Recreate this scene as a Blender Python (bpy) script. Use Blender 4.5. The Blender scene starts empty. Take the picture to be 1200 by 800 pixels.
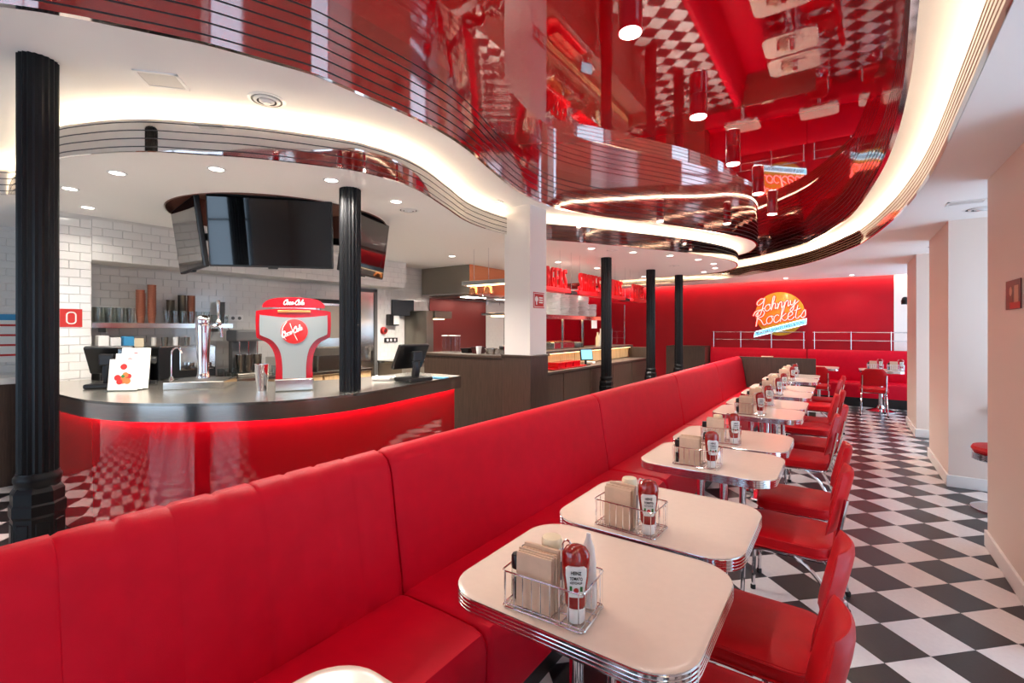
import bpy, bmesh, math, random
from mathutils import Vector, Matrix
random.seed(7)
scene = bpy.context.scene
COL = scene.collection
PI = math.pi

# ------------------------------------------------------------------ camera
F_PX, YAW, HORIZON, CAM_H = 556.0, math.radians(35.1), 384.4, 1.5
cd = bpy.data.cameras.new('camera'); cam = bpy.data.objects.new('camera', cd); COL.objects.link(cam)
cd.sensor_width = 36.0; cd.lens = F_PX * 36.0 / 1200.0
cd.shift_y = -(400 - HORIZON) / 1200.0
cd.clip_start = 0.02; cd.clip_end = 200
cam.location = (0, 0, CAM_H); cam.rotation_euler = (PI / 2, 0, YAW)
scene.camera = cam

# ------------------------------------------------------------------ world, daylight, exposure
w = bpy.data.worlds.new('world'); scene.world = w; w.use_nodes = True
bg = w.node_tree.nodes['Background']
bg.inputs[0].default_value = (0.62, 0.80, 1.0, 1); bg.inputs[1].default_value = 3.0
vs = scene.view_settings
vs.view_transform = 'Standard'; vs.look = 'None'; vs.gamma = 1.0; vs.use_curve_mapping = False
vs.exposure = 0.37
LED = 27.0          # cove strip emission
SPOT = 15.0         # ceiling downlight watts

# ------------------------------------------------------------------ materials
MATS = {}
def lin(c):
    return tuple(((v / 255) / 12.92 if v / 255 <= 0.04045 else ((v / 255 + 0.055) / 1.055) ** 2.4) for v in c)
def mat(name, rgb, rough=0.5, metal=0.0, coat=0.0, ior=1.5, noise=0.0, nscale=30.0, bump=0.0, bscale=200.0,
        emit=None, estr=0.0, stretch=None, spec=0.5, coat_ior=1.5):
    m = bpy.data.materials.new(name); m.use_nodes = True
    nt = m.node_tree; b = nt.nodes['Principled BSDF']
    c = lin(rgb)
    b.inputs['Base Color'].default_value = (*c, 1)
    b.inputs['Roughness'].default_value = rough
    b.inputs['Metallic'].default_value = metal
    b.inputs['IOR'].default_value = ior
    b.inputs['Specular IOR Level'].default_value = spec
    b.inputs['Coat Weight'].default_value = coat
    b.inputs['Coat Roughness'].default_value = 0.02; b.inputs['Coat IOR'].default_value = coat_ior
    if emit is not None:
        b.inputs['Emission Color'].default_value = (*lin(emit), 1)
        b.inputs['Emission Strength'].default_value = estr
    if noise or bump:
        tc = nt.nodes.new('ShaderNodeTexCoord'); mp = nt.nodes.new('ShaderNodeMapping')
        if stretch: mp.inputs['Scale'].default_value = stretch
        nt.links.new(tc.outputs['Object'], mp.inputs['Vector'])
    if noise:
        n = nt.nodes.new('ShaderNodeTexNoise'); n.inputs['Scale'].default_value = nscale
        n.inputs['Detail'].default_value = 4
        nt.links.new(mp.outputs[0], n.inputs['Vector'])
        r = nt.nodes.new('ShaderNodeValToRGB')
        r.color_ramp.elements[0].position = 0.3; r.color_ramp.elements[1].position = 0.7
        r.color_ramp.elements[0].color = (*[max(0, v * (1 - noise)) for v in c], 1)
        r.color_ramp.elements[1].color = (*[min(1, v * (1 + noise)) for v in c], 1)
        nt.links.new(n.outputs['Fac'], r.inputs[0]); nt.links.new(r.outputs[0], b.inputs['Base Color'])
    if bump:
        n2 = nt.nodes.new('ShaderNodeTexNoise'); n2.inputs['Scale'].default_value = bscale
        nt.links.new(mp.outputs[0], n2.inputs['Vector'])
        bp = nt.nodes.new('ShaderNodeBump'); bp.inputs['Strength'].default_value = bump
        bp.inputs['Distance'].default_value = 0.002
        nt.links.new(n2.outputs['Fac'], bp.inputs['Height']); nt.links.new(bp.outputs[0], b.inputs['Normal'])
    MATS[name] = m
    return m
def glass(name, tint=(1, 1, 1), refl=0.12, rough=0.0):
    m = bpy.data.materials.new(name); m.use_nodes = True; nt = m.node_tree
    for n in list(nt.nodes): nt.nodes.remove(n)
    o = nt.nodes.new('ShaderNodeOutputMaterial'); mx = nt.nodes.new('ShaderNodeMixShader')
    t = nt.nodes.new('ShaderNodeBsdfTransparent'); g = nt.nodes.new('ShaderNodeBsdfGlossy')
    lw = nt.nodes.new('ShaderNodeLayerWeight'); lw.inputs[0].default_value = 0.3
    fr = nt.nodes.new('ShaderNodeMath'); fr.operation = 'POWER'; fr.inputs[1].default_value = 4.0; nt.links.new(lw.outputs['Facing'], fr.inputs[0])
    ad = nt.nodes.new('ShaderNodeMath'); ad.operation = 'ADD'; ad.inputs[1].default_value = refl; ad.use_clamp = True
    t.inputs[0].default_value = (*tint, 1); g.inputs['Roughness'].default_value = rough
    nt.links.new(fr.outputs[0], ad.inputs[0]); nt.links.new(ad.outputs[0], mx.inputs[0])
    nt.links.new(t.outputs[0], mx.inputs[1]); nt.links.new(g.outputs[0], mx.inputs[2]); nt.links.new(mx.outputs[0], o.inputs[0])
    MATS[name] = m; return m

mat('paint', (236, 230, 224), 0.6, bump=0.05)
mat('fascia_mirror', (222, 206, 202), 0.06, metal=1.0)
mat('ceil_paint', (245, 242, 237), 0.7)
mat('beige', (232, 212, 198), 0.6, bump=0.05)
mat('red_film', (190, 0, 14), 0.03, coat=1.0, ior=1.5, coat_ior=1.95)
mat('red_lacquer', (190, 6, 24), 0.05, coat=1.0, ior=1.45)
mat('red_wall', (172, 2, 26), 0.4, spec=0.3, noise=0.05, nscale=3)
mat('red_vinyl', (200, 2, 36), 0.5, spec=0.16, noise=0.05, nscale=14, bump=0.25, bscale=500)
mat('red_vinyl_chair', (196, 4, 20), 0.42, spec=0.25, noise=0.06, nscale=18, bump=0.2, bscale=500)
mat('red_gloss', (176, 2, 18), 0.22, coat=0.1)
mat('mirror', (226, 222, 216), 0.05, metal=1.0)
mat('groove', (58, 54, 54), 0.5)
mat('bronze_line', (150, 112, 80), 0.4, metal=0.6)
mat('chrome', (226, 226, 230), 0.09, metal=1.0)
mat('steel', (202, 200, 195), 0.16, metal=1.0, noise=0.08, nscale=10, stretch=(1, 1, 30))
mat('steel_top', (212, 208, 198), 0.27, metal=1.0, noise=0.06, nscale=5)
mat('steel_dark', (132, 126, 116), 0.35, metal=1.0)
mat('copper', (214, 150, 110), 0.25, metal=1.0)  # on the hood front this colour paints warm light on steel
mat('tile_black', (44, 40, 42), 0.28, noise=0.18, nscale=60)
mat('tile_white', (226, 218, 214), 0.26, noise=0.03, nscale=40)
mat('grout', (150, 146, 142), 0.8)
mat('wall_tile', (232, 229, 224), 0.12, coat=0.4)
mat('wall_grout', (216, 212, 206), 0.8)
mat('iron', (13, 13, 15), 0.4, spec=0.28)
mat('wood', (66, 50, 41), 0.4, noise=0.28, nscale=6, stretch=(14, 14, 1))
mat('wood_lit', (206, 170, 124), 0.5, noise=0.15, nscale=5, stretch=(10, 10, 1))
mat('laminate', (226, 204, 188), 0.22, noise=0.015, nscale=40)
mat('black', (14, 14, 15), 0.35)
mat('black_gloss', (8, 9, 11), 0.06, coat=0.5)
mat('rubber', (18, 18, 18), 0.7)
mat('napkin', (214, 184, 158), 0.9, noise=0.06, nscale=30)
mat('ketchup', (150, 22, 14), 0.15, coat=0.8)
mat('ketchup_top', (186, 84, 60), 0.2, coat=0.6)
mat('white_plastic', (238, 236, 232), 0.3)
mat('cream', (240, 224, 190), 0.35)
mat('label_blue', (60, 120, 190), 0.4)
mat('label_dark', (30, 40, 70), 0.4)
mat('green', (40, 110, 40), 0.5)
mat('brown', (112, 74, 62), 0.5)
mat('gold', (214, 164, 40), 0.35, coat=0.3)
mat('paper', (240, 238, 232), 0.8)
mat('grille', (206, 202, 196), 0.5)
mat('gray_plastic', (98, 97, 96), 0.45)
mat('dark_panel', (150, 142, 130), 0.35, metal=0.6)
mat('maroon_steel', (134, 74, 70), 0.3, metal=0.6)
mat('copper_cup', (176, 110, 86), 0.35, metal=0.3, noise=0.2, nscale=40)
mat('screen_blue', (120, 190, 210), 0.3, emit=(130, 200, 220), estr=0.9)
mat('print_blue', (60, 150, 200), 0.5)
mat('print_red', (196, 40, 34), 0.5)
mat('print_orange', (226, 120, 60), 0.5)
mat('photo_dark', (70, 24, 22), 0.4)
mat('photo_skin', (206, 160, 130), 0.5)
mat('sepia', (120, 76, 60), 0.5)
mat('led_warm', (255, 240, 215), emit=(255, 232, 200), estr=LED)
mat('led_counter', (255, 220, 210), emit=(255, 225, 215), estr=24.0)
mat('led_wall', (255, 240, 220), emit=(255, 232, 205), estr=26.0)
mat('lamp_white', (255, 250, 240), emit=(255, 246, 232), estr=14.0)
mat('lamp_warm', (255, 220, 170), emit=(255, 214, 160), estr=5.0)
mat('neon_pink', (255, 150, 140), emit=(255, 100, 92), estr=3.6)
mat('neon_blue', (150, 220, 240), emit=(140, 214, 240), estr=0.8)
mat('neon_white', (240, 250, 255), emit=(200, 240, 255), estr=1.6)
mat('sign_red', (214, 10, 22), 0.4, emit=(232, 20, 28), estr=0.10)
mat('logo_red', (220, 40, 42), 0.4, emit=(235, 60, 56), estr=0.4)
mat('logo_silver', (158, 164, 163), 0.35, metal=0.3, emit=(200, 206, 204), estr=0.05)
glass('pane', (0.96, 0.98, 1.0), 0.02)
glass('clear', (0.88, 0.91, 0.90), 0.07)

# ------------------------------------------------------------------ mesh helpers
def B(): return bmesh.new()
def box(bm, x0, x1, y0, y1, z0, z1, bev=0.0, seg=1):
    r = bmesh.ops.create_cube(bm, size=1.0)
    vs_ = r['verts']
    for v in vs_:
        v.co = Vector(((x0 + x1) / 2 + v.co.x * (x1 - x0), (y0 + y1) / 2 + v.co.y * (y1 - y0), (z0 + z1) / 2 + v.co.z * (z1 - z0)))
    if bev > 0:
        es = list({e for v in vs_ for e in v.link_edges})
        bmesh.ops.bevel(bm, geom=es, offset=bev, segments=seg, profile=0.5, affect='EDGES')
    return bm
def lathe(bm, prof, cx=0, cy=0, seg=20, cap=True):
    rings = []
    for r, z in prof:
        rings.append([bm.verts.new((cx + r * math.cos(2 * PI * k / seg), cy + r * math.sin(2 * PI * k / seg), z)) for k in range(seg)])
    for a, b in zip(rings, rings[1:]):
        for k in range(seg):
            bm.faces.new((a[k], a[(k + 1) % seg], b[(k + 1) % seg], b[k]))
    if cap:
        bm.faces.new(rings[0][::-1]); bm.faces.new(rings[-1])
    return bm
def tube(bm, pts, r, seg=8, closed=False):
    pts = [Vector(p) for p in pts]; n = len(pts); rings = []
    up = None
    for i in range(n):
        if closed: t = (pts[(i + 1) % n] - pts[i - 1])
        else: t = pts[min(i + 1, n - 1)] - pts[max(i - 1, 0)]
        if t.length < 1e-9: t = Vector((0, 0, 1))
        t.normalize()
        if up is None:
            up = Vector((0, 0, 1)) if abs(t.z) < 0.9 else Vector((1, 0, 0))
        s = t.cross(up)
        if s.length < 1e-6: s = t.orthogonal()
        s.normalize(); up = s.cross(t).normalized()
        rr = r[i] if isinstance(r, (list, tuple)) else r
        rings.append([bm.verts.new(pts[i] + (s * math.cos(2 * PI * k / seg) + up * math.sin(2 * PI * k / seg)) * rr) for k in range(seg)])
    m = n if closed else n - 1
    for i in range(m):
        a, b = rings[i], rings[(i + 1) % n]
        for k in range(seg):
            bm.faces.new((a[k], a[(k + 1) % seg], b[(k + 1) % seg], b[k]))
    if not closed:
        bm.faces.new(rings[0][::-1]); bm.faces.new(rings[-1])
    return bm
def crom(pts, n=6, closed=False):
    P = [Vector((*p, 0)) if len(p) == 2 else Vector(p) for p in pts]; out = []; m = len(P)
    for i in range(m if closed else m - 1):
        if closed: a, b, c, d = P[i - 1], P[i], P[(i + 1) % m], P[(i + 2) % m]
        else: a, b, c, d = P[max(i - 1, 0)], P[i], P[i + 1], P[min(i + 2, m - 1)]
        for k in range(n):
            t = k / n
            out.append(0.5 * ((2 * b) + (c - a) * t + (2 * a - 5 * b + 4 * c - d) * t * t + (3 * b - a - 3 * c + d) * t ** 3))
    if not closed: out.append(P[-1])
    return out
def offset(path, d, closed=False):
    n = len(path); out = []
    for i in range(n):
        if closed: t = path[(i + 1) % n] - path[i - 1]
        else: t = path[min(i + 1, n - 1)] - path[max(i - 1, 0)]
        t = Vector((t.x, t.y, 0)).normalized()
        out.append(path[i] + Vector((t.y, -t.x, 0)) * d)       # d > 0: to the right of travel
    return out
def ribbon(bm, path, z0, z1, th, closed=False):
    """vertical band along a plan curve; th > 0 thickens to the right of travel"""
    q = offset(path, th, closed); n = len(path)
    V = [[bm.verts.new((p.x, p.y, z)) for p, z in ((a, z0), (a, z1), (b, z1), (b, z0))] for a, b in zip(path, q)]
    for i in range(n if closed else n - 1):
        a, b = V[i], V[(i + 1) % n]
        for k in range(4):
            bm.faces.new((a[k], a[(k + 1) % 4], b[(k + 1) % 4], b[k]))
    if not closed:
        bm.faces.new(V[0]); bm.faces.new(V[-1][::-1])
    return bm
def prism(bm, poly, z0, z1):
    a = [bm.verts.new((p[0], p[1], z0)) for p in poly]; b = [bm.verts.new((p[0], p[1], z1)) for p in poly]
    bm.faces.new(a[::-1]); bm.faces.new(b)
    n = len(a)
    for i in range(n): bm.faces.new((a[i], a[(i + 1) % n], b[(i + 1) % n], b[i]))
    return bm
def slab_hole(bm, outer, hole, z0, z1):
    for z in (z0, z1):
        es = []
        for loop in (outer, hole):
            v = [bm.verts.new((p[0], p[1], z)) for p in loop]
            es += [bm.edges.new((v[i], v[(i + 1) % len(v)])) for i in range(len(v))]
        bmesh.ops.triangle_fill(bm, use_beauty=True, edges=es)
    for loop in (outer, hole):
        n = len(loop)
        for i in range(n):
            p, q = loop[i], loop[(i + 1) % n]
            bm.faces.new([bm.verts.new((a[0], a[1], z)) for a, z in ((p, z0), (q, z0), (q, z1), (p, z1))])
    return bm
def rrect(w_, d_, r, seg=6, cx=0, cy=0):
    out = []
    for sx, sy, a0 in ((1, 1, 0), (-1, 1, 90), (-1, -1, 180), (1, -1, 270)):
        for k in range(seg + 1):
            a = math.radians(a0 + 90 * k / seg)
            out.append(Vector((cx + sx * (w_ / 2 - r) + r * math.cos(a), cy + sy * (d_ / 2 - r) + r * math.sin(a), 0)))
    return out
def loft(bm, loops, cap=True, closed=True):
    R = [[bm.verts.new(p) for p in l] for l in loops]
    n = len(R[0])
    for a, b in zip(R, R[1:]):
        for k in range(n if closed else n - 1):
            bm.faces.new((a[k], a[(k + 1) % n], b[(k + 1) % n], b[k]))
    if cap:
        bm.faces.new(R[0][::-1]); bm.faces.new(R[-1])
    return bm
def pad(bm, w_, d_, r, z0, z1, e=0.02, cx=0, cy=0, dome=0.0):
    """soft cushion: rounded rectangle with rounded rims"""
    L = []
    for t, zz in ((e, z0), (e * 0.3, z0 + e * 0.3), (0, z0 + e), (0, z1 - e), (e * 0.3, z1 - e * 0.3), (e, z1), (e * 3, z1 + dome * 0.7), (min(w_, d_) * 0.3, z1 + dome)):
        L.append([(p.x, p.y, zz) for p in rrect(w_ - 2 * t, d_ - 2 * t, max(r - t, 0.01), 6, cx, cy)])
    return loft(bm, L)
def mesh(bm, name, smooth=False, ang=40):
    bmesh.ops.remove_doubles(bm, verts=bm.verts, dist=1e-5)
    bmesh.ops.recalc_face_normals(bm, faces=bm.faces)
    me = bpy.data.meshes.new(name); bm.to_mesh(me); bm.free()
    if smooth:
        for p in me.polygons: p.use_smooth = True
        try: me.set_sharp_from_angle(angle=math.radians(ang))
        except Exception: pass
    return me
def obj(name, bm, m, parent=None, loc=None, rotz=0.0, smooth=False, rot=None):
    me = bm if isinstance(bm, bpy.types.Mesh) else mesh(bm, name, smooth)
    if m is not None and not me.materials: me.materials.append(MATS[m])
    o = bpy.data.objects.new(name, me); COL.objects.link(o)
    if parent is not None: o.parent = parent
    if loc is not None: o.location = loc
    if rotz: o.rotation_euler = (0, 0, rotz)
    if rot is not None: o.rotation_euler = rot
    return o
def tag(o, label, cat, group=None):
    o['label'] = label; o['category'] = cat
    if group: o['group'] = group
    return o
def thing(name, label, cat, loc=(0, 0, 0), rotz=0.0, group=None):
    o = bpy.data.objects.new(name, None); COL.objects.link(o); o.empty_display_size = 0.1
    o.location = loc; o.rotation_euler = (0, 0, rotz)
    return tag(o, label, cat, group)
def struct(name, bm, m, parent=None, smooth=False, label=None, cat=None):
    o = obj(name, bm, m, parent, smooth=smooth); o['kind'] = 'structure'
    if parent is None:
        o['label'] = label or name.replace('_', ' '); o['category'] = cat or name.split('_')[0]
    return o
def dup(root, loc, rotz=0.0, label=None, group=None):
    r = root.copy(); COL.objects.link(r); r.location = loc; r.rotation_euler = (0, 0, rotz)
    if label: r['label'] = label
    if group: r['group'] = group
    for ch in list(root.children):
        c = ch.copy(); COL.objects.link(c); c.parent = r
        for g in list(ch.children):
            d = g.copy(); COL.objects.link(d); d.parent = c
    return r
def text_mesh(s, width=None, height=None, depth=0.004, shear=0.0, bold=0.0, align='CENTER'):
    cu = bpy.data.curves.new('txt', 'FONT'); cu.body = s; cu.extrude = depth / 2; cu.shear = shear; cu.offset = bold
    cu.align_x = align; cu.align_y = 'CENTER'; cu.resolution_u = 3
    o = bpy.data.objects.new('txt', cu); COL.objects.link(o)
    dg = bpy.context.evaluated_depsgraph_get()
    me = bpy.data.meshes.new_from_object(o.evaluated_get(dg))
    bpy.data.objects.remove(o)
    xs = [v.co.x for v in me.vertices]; ys = [v.co.y for v in me.vertices]
    w0, h0 = max(xs) - min(xs), max(ys) - min(ys); cy = (max(ys) + min(ys)) / 2
    cx = (max(xs) + min(xs)) / 2 if align == 'CENTER' else min(xs)
    sx = width / w0 if width else None; sy = height / h0 if height else None
    if sx is None: sx = sy
    if sy is None: sy = sx
    for v in me.vertices: v.co.x = (v.co.x - cx) * sx; v.co.y = (v.co.y - cy) * sy
    me.materials.clear()
    return me
def spot(parent, loc, watts, size=2.5, blend=0.7, col=(1, 0.93, 0.84), rad=0.04):
    l = bpy.data.lights.new('spot_light', 'SPOT'); l.energy = watts; l.spot_size = size; l.spot_blend = blend
    l.color = col; l.shadow_soft_size = rad
    o = bpy.data.objects.new('spot_light', l); COL.objects.link(o); o.parent = parent; o.location = loc
    return o
ORD = ['first', 'second', 'third', 'fourth', 'fifth', 'sixth', 'seventh', 'eighth', 'ninth', 'tenth', 'eleventh', 'twelfth',
       'thirteenth', 'fourteenth', 'fifteenth', 'sixteenth', 'seventeenth', 'eighteenth', 'nineteenth', 'twentieth']
S2 = math.sqrt(0.5)
def proj(x, y, z):
    c, s = math.cos(YAW), math.sin(YAW)
    d = -s * x + c * y
    if d < 0.05: return None
    return 600 + F_PX * (c * x + s * y) / d, HORIZON - F_PX * (z - CAM_H) / d, d

# ================================================================== THE SETTING
X_L, X_R, Y_N, Y_B = -6.0, 1.65, -4.5, 11.8     # kitchen wall, window wall, wall behind camera, red back wall
Z_SOF, Z_MID, Z_RED = 2.52, 2.80, 3.22

# ---- floor: slab with loose-laid diagonal tiles
bm = B(); box(bm, -7.6, X_R + .1, Y_N - .1, Y_B + .1, -0.12, -0.003)
floor = struct('floor', bm, 'grout', label='black and white diagonal checkerboard tile floor', cat='floor')
T = 0.2492
def floor_at(px, py):
    c, s = math.cos(YAW), math.sin(YAW); r = (px - 600) / F_PX; k = CAM_H * F_PX / (py - HORIZON)
    return ((c * r - s) * k, (s * r + c) * k)
O0 = floor_at(1020.5, 638.7)
bm = B(); h = T / 2 - 0.0007
box(bm, -h, h, -h, h, -0.003, 0.0)
bmesh.ops.rotate(bm, verts=bm.verts, cent=(0, 0, 0), matrix=Matrix.Rotation(PI / 4, 3, 'Z'))
me_w = mesh(bm, 'floor_tile'); me_b = me_w.copy()
me_w.materials.append(MATS['tile_white']); me_b.materials.append(MATS['tile_black'])
cells = []
for a in range(-60, 60):
    for b in range(-60, 60):
        x = O0[0] + (a + .5) * T * S2 + (b + .5) * T * S2; y = O0[1] + (a + .5) * T * S2 - (b + .5) * T * S2
        if not (-7.5 < x < X_R - .1 and Y_N + .1 < y < Y_B - .1): continue
        p = proj(x, y, 0); sc = -1
        if p and -20 < p[0] < 1225 and 440 < p[1] < 830 and (x > -1.0):
            sc = 1 / p[2]
        cells.append((sc, x, y, (a + b) % 2))
cells.sort(key=lambda c: -c[0])
far = {0: B(), 1: B()}
for i, (sc, x, y, blk) in enumerate(cells):
    if i < 300:
        obj('floor_tile', me_b if blk else me_w, None, floor, (x, y, 0))
    else:
        q = T * S2 - 0.001
        vs4 = [far[blk].verts.new(v) for v in ((x - q, y, 0), (x, y - q, 0), (x + q, y, 0), (x, y + q, 0))]
        far[blk].faces.new(vs4)
for blk, m_ in ((0, 'tile_white'), (1, 'tile_black')):
    o = obj('floor_tiles', far[blk], m_, floor); o['kind'] = 'stuff'

# ---- curves of the ceiling plan
C1 = [(-2.79, .38), (-2.67, .53), (-2.59, .65), (-2.47, .85), (-2.40, .97), (-2.32, 1.17), (-2.24, 1.39), (-2.22, 1.56), (-2.205, 1.76),
      (-2.19, 2.01), (-2.20, 2.34), (-2.27, 2.70), (-2.42, 3.20), (-2.56, 3.79), (-2.58, 4.36), (-2.45, 4.84), (-2.24, 5.30),
      (-1.81, 6.07), (-1.49, 6.78), (-1.24, 7.36), (-1.13, 7.92), (-1.20, 8.51), (-1.50, 9.15), (-2.2, 9.62), (-3.2, 9.78), (-4.0, 9.85)]
C2 = [(-4.2, 10.0), (-4.0, 10.2), (-3.4, 10.32), (-2.4, 10.2), (-1.5, 9.75), (-.88, 9.08), (-.44, 8.42), (-.15, 7.58), (.07, 6.62), (.22, 5.29), (.28, 4.33),
      (.28, 3.3), (.24, 2.46), (.18, 1.4), (.14, 0), (.1, -2.2), (-.4, -3.4), (-2.0, -3.8), (-4.0, -3.5), (-4.7, -2.4), (-4.2, -1.1), (-3.4, -.3)]
DRUM = crom(C1 + C2, 5, True)
KP = [(-5.5, -4.4), (-5.45, -1.5), (-5.38, .1), (-5.33, .55), (-5.15, .80), (-4.5, .80), (-3.95, .765), (-3.60, .87), (-3.32, 1.02), (-3.12, 1.21), (-2.89, 1.46), (-2.64, 1.85), (-2.58, 2.03),
      (-2.56, 2.27), (-2.61, 2.54), (-2.77, 2.96), (-2.98, 3.53), (-3.02, 4.20), (-2.83, 4.69), (-2.53, 5.14), (-2.19, 5.78), (-1.79, 6.55),
      (-1.50, 7.37), (-1.41, 8.1), (-1.55, 8.75), (-1.90, 9.22), (-2.5, 9.45), (-3.5, 9.55), (-6.0, 9.6)]
CANOPY = crom(KP, 5)
SP = [(.40, -4.4), (.40, -1.0), (.42, 1.2), (.43, 2.1), (.45, 2.85), (.47, 3.9), (.45, 4.75), (.38, 5.67), (.23, 6.74), (.06, 7.45), (-.45, 8.72),
      (-1.14, 9.64), (-1.90, 10.36), (-2.98, 10.80), (-4.4, 10.95), (-6.0, 11.0)]
SOFFIT = crom(SP, 5)

# mid ceiling with the hole of the red drum
bm = B(); slab_hole(bm, [(-7.6, Y_N - .1), (X_R + .2, Y_N - .1), (X_R + .2, Y_B + .15), (-7.6, Y_B + .15)], [(p.x, p.y) for p in DRUM], Z_MID, Z_MID + .05)
struct('ceiling', bm, 'ceil_paint', label='white ceiling band washed by cove lights', cat='ceiling')
# red drum: lacquered fascia, its dark lines, stretched red film ceiling
big = offset(DRUM, -0.012, True)
area = sum(DRUM[i].x * DRUM[(i + 1) % len(DRUM)].y - DRUM[(i + 1) % len(DRUM)].x * DRUM[i].y for i in range(len(DRUM)))
sg = 1 if area > 0 else -1            # >0: counter-clockwise, right of travel is outwards
bm = B(); prism(bm, [(p.x, p.y) for p in offset(DRUM, .03 * sg, True)], Z_RED - .004, Z_RED + .03)
struct('ceiling_red', bm, 'red_film', label='high-gloss red stretched ceiling reflecting the room', cat='ceiling')
bm = B(); ribbon(bm, offset(DRUM, -.028 * sg, True), Z_MID - .004, Z_RED, .027 * sg, True)
fascia = struct('trim_1', bm, 'fascia_mirror', smooth=True, label='curved mirror-polished fascia below the red ceiling with dark lines', cat='fascia')
NL = 6
for k in range(NL):
    z = Z_MID + .025 + k * .0575
    bm = B(); ribbon(bm, offset(DRUM, -.027 * sg, True), z, z + .008, -.002 * sg, True)
    obj('line_strip', bm, 'groove', fascia)
# bar canopy (lower soffit on the left) with mirror rim
def soffit_piece(name, edge, rest, label, rimname, rimlabel, line_mat, nlines, zt, side, hole=None):
    poly = [(p.x, p.y) for p in edge] + rest
    bm = B()
    if hole: slab_hole(bm, poly, hole, Z_SOF, Z_SOF + .05)
    else: prism(bm, poly, Z_SOF, Z_SOF + .05)
    struct(name, bm, 'ceil_paint', label=label, cat='ceiling')
    bm = B(); ribbon(bm, offset(edge, .004 * side), Z_SOF - .003, zt, .018 * side)
    rim = struct(rimname, bm, 'mirror', smooth=True, label=rimlabel, cat='rim')
    for k in range(nlines):
        z = Z_SOF + .022 + k * (zt - Z_SOF - .04) / (nlines - 1)
        b2 = B(); ribbon(b2, offset(edge, .022 * side), z - .0028, z + .0028, .0012 * side)
        obj('line_strip', b2, line_mat, rim)
soffit_piece('ceiling_canopy', CANOPY, [(-6.9, 9.6), (-6.9, -4.4)], 'white lowered canopy over the bar and kitchen with recessed spots', 'trim_2',
             'mirror-polished curved rim around the bar canopy', 'groove', 4, 2.70, 1,
             [(-4.34 + .92 * math.cos(2 * PI * k / 64), 2.44 + .92 * math.sin(2 * PI * k / 64)) for k in range(64)])
soffit_piece('ceiling_soffit', SOFFIT, [(-6.0, 11.63), (X_R, 11.63), (X_R, -4.4)], 'lower white ceiling along the windows and back wall', 'trim_3',
             'polished curved rim of the window-side soffit with fine bronze lines', 'bronze_line', 5, 2.69, -1)
# LED strips lying on the soffits behind their rims
def led(name, path, z, m_, label, wdt=.03, h_=.008):
    bm = B(); ribbon(bm, path, z, z + h_, wdt)
    tag(obj(name, bm, m_), label, 'led strip')
led('led_strip', offset(CANOPY, -.17), 2.655, 'led_warm', 'hidden warm white light strip behind the bar canopy rim')
led('led_strip', offset(SOFFIT, .17), 2.655, 'led_warm', 'hidden warm white light strip behind the window-side soffit rim')
led('led_strip', [Vector((-5.9, 11.66, 0)), Vector((1.5, 11.66, 0))], 2.535, 'led_wall', 'hidden light strip in the slot above the red back wall', .02)

# ---- walls
bm = B(); box(bm, .77, X_R + .1, Y_B - .01, Y_B + .12, 0, Z_MID)
struct('wall_back_right', bm, 'paint', label='white wall strip at the right end of the red back wall', cat='wall')
bm = B(); box(bm, -7.6, .77, Y_B, Y_B + .12, 0, Z_MID)
struct('wall_back', bm, 'red_wall', label='red back wall behind the neon sign', cat='wall')
bm = B(); box(bm, -6.12, -6.0, 8.3, Y_B, 0, Z_MID)
struct('wall_kitchen', bm, 'red_wall', label='red end wall of the kitchen', cat='wall')
bm = B(); box(bm, -7.0, -6.9, Y_N, 1.43, 0, Z_MID); box(bm, -6.9, -6.1, 1.33, 1.43, 0, Z_MID)
struct('wall_entrance', bm, 'paint', label='white wall left of the bar', cat='wall')
# tiled bar wall: pier, niche back, beam above, kitchen stretch
bm = B()
box(bm, -6.12, -5.608, .95, 1.33, 0, Z_SOF)                 # pier left of the niche
box(bm, -6.12, -6.008, 1.33, 8.3, 0, Z_SOF)                 # niche back and kitchen wall
box(bm, -6.0, -5.608, 1.33, 5.1, 2.12, Z_SOF)               # beam over the niche
wl = struct('wall_left', bm, 'wall_grout', label='white subway-tiled wall with niche behind the bar', cat='wall')
TW, TH = .15, .075
b0 = B(); box(b0, -.006, .006, -TW / 2 + .0015, TW / 2 - .0015, -TH / 2 + .0015, TH / 2 - .0015, .003)
me_t = mesh(b0, 'wall_tile'); me_t.materials.append(MATS['wall_tile'])
tl = []
def field(X, ya, yb, za, zb, face='x'):
    nz = int((zb - za) / TH + .01)
    for r in range(nz):
        z = za + (r + .5) * TH
        y = ya - (TW / 2 if r % 2 else 0)
        while y < yb - .01:
            a, b = max(y, ya), min(y + TW, yb); y += TW
            if b - a < .02: continue
            if face == 'x': px, rz = (X, (a + b) / 2, z), 0
            else: px, rz = ((a + b) / 2, X, z), PI / 2
            p = proj(*px)
            if not p: continue
            vis = -30 < p[0] < 640 and 215 < p[1] < 470
            tl.append((1 / p[2] if vis else -1, px, (b - a) / TW, rz))
field(-5.604, .95, 1.33, .45, 2.49); field(-6.896, -.3, 1.32, 1.05, 2.49); field(-6.004, 1.34, 4.35, .975, 2.10); field(-5.604, 1.33, 5.1, 2.12, 2.50); field(-6.004, 4.85, 5.95, .975, 2.49)
field(-6.004, 7.62, 8.28, .975, 2.03); field(.946, -6.1, -5.61, .45, 2.49, 'y'); field(5.104, -6.0, -5.61, 2.12, 2.49, 'y')
tl.sort(key=lambda t: -t[0])
rest = B()
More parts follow.
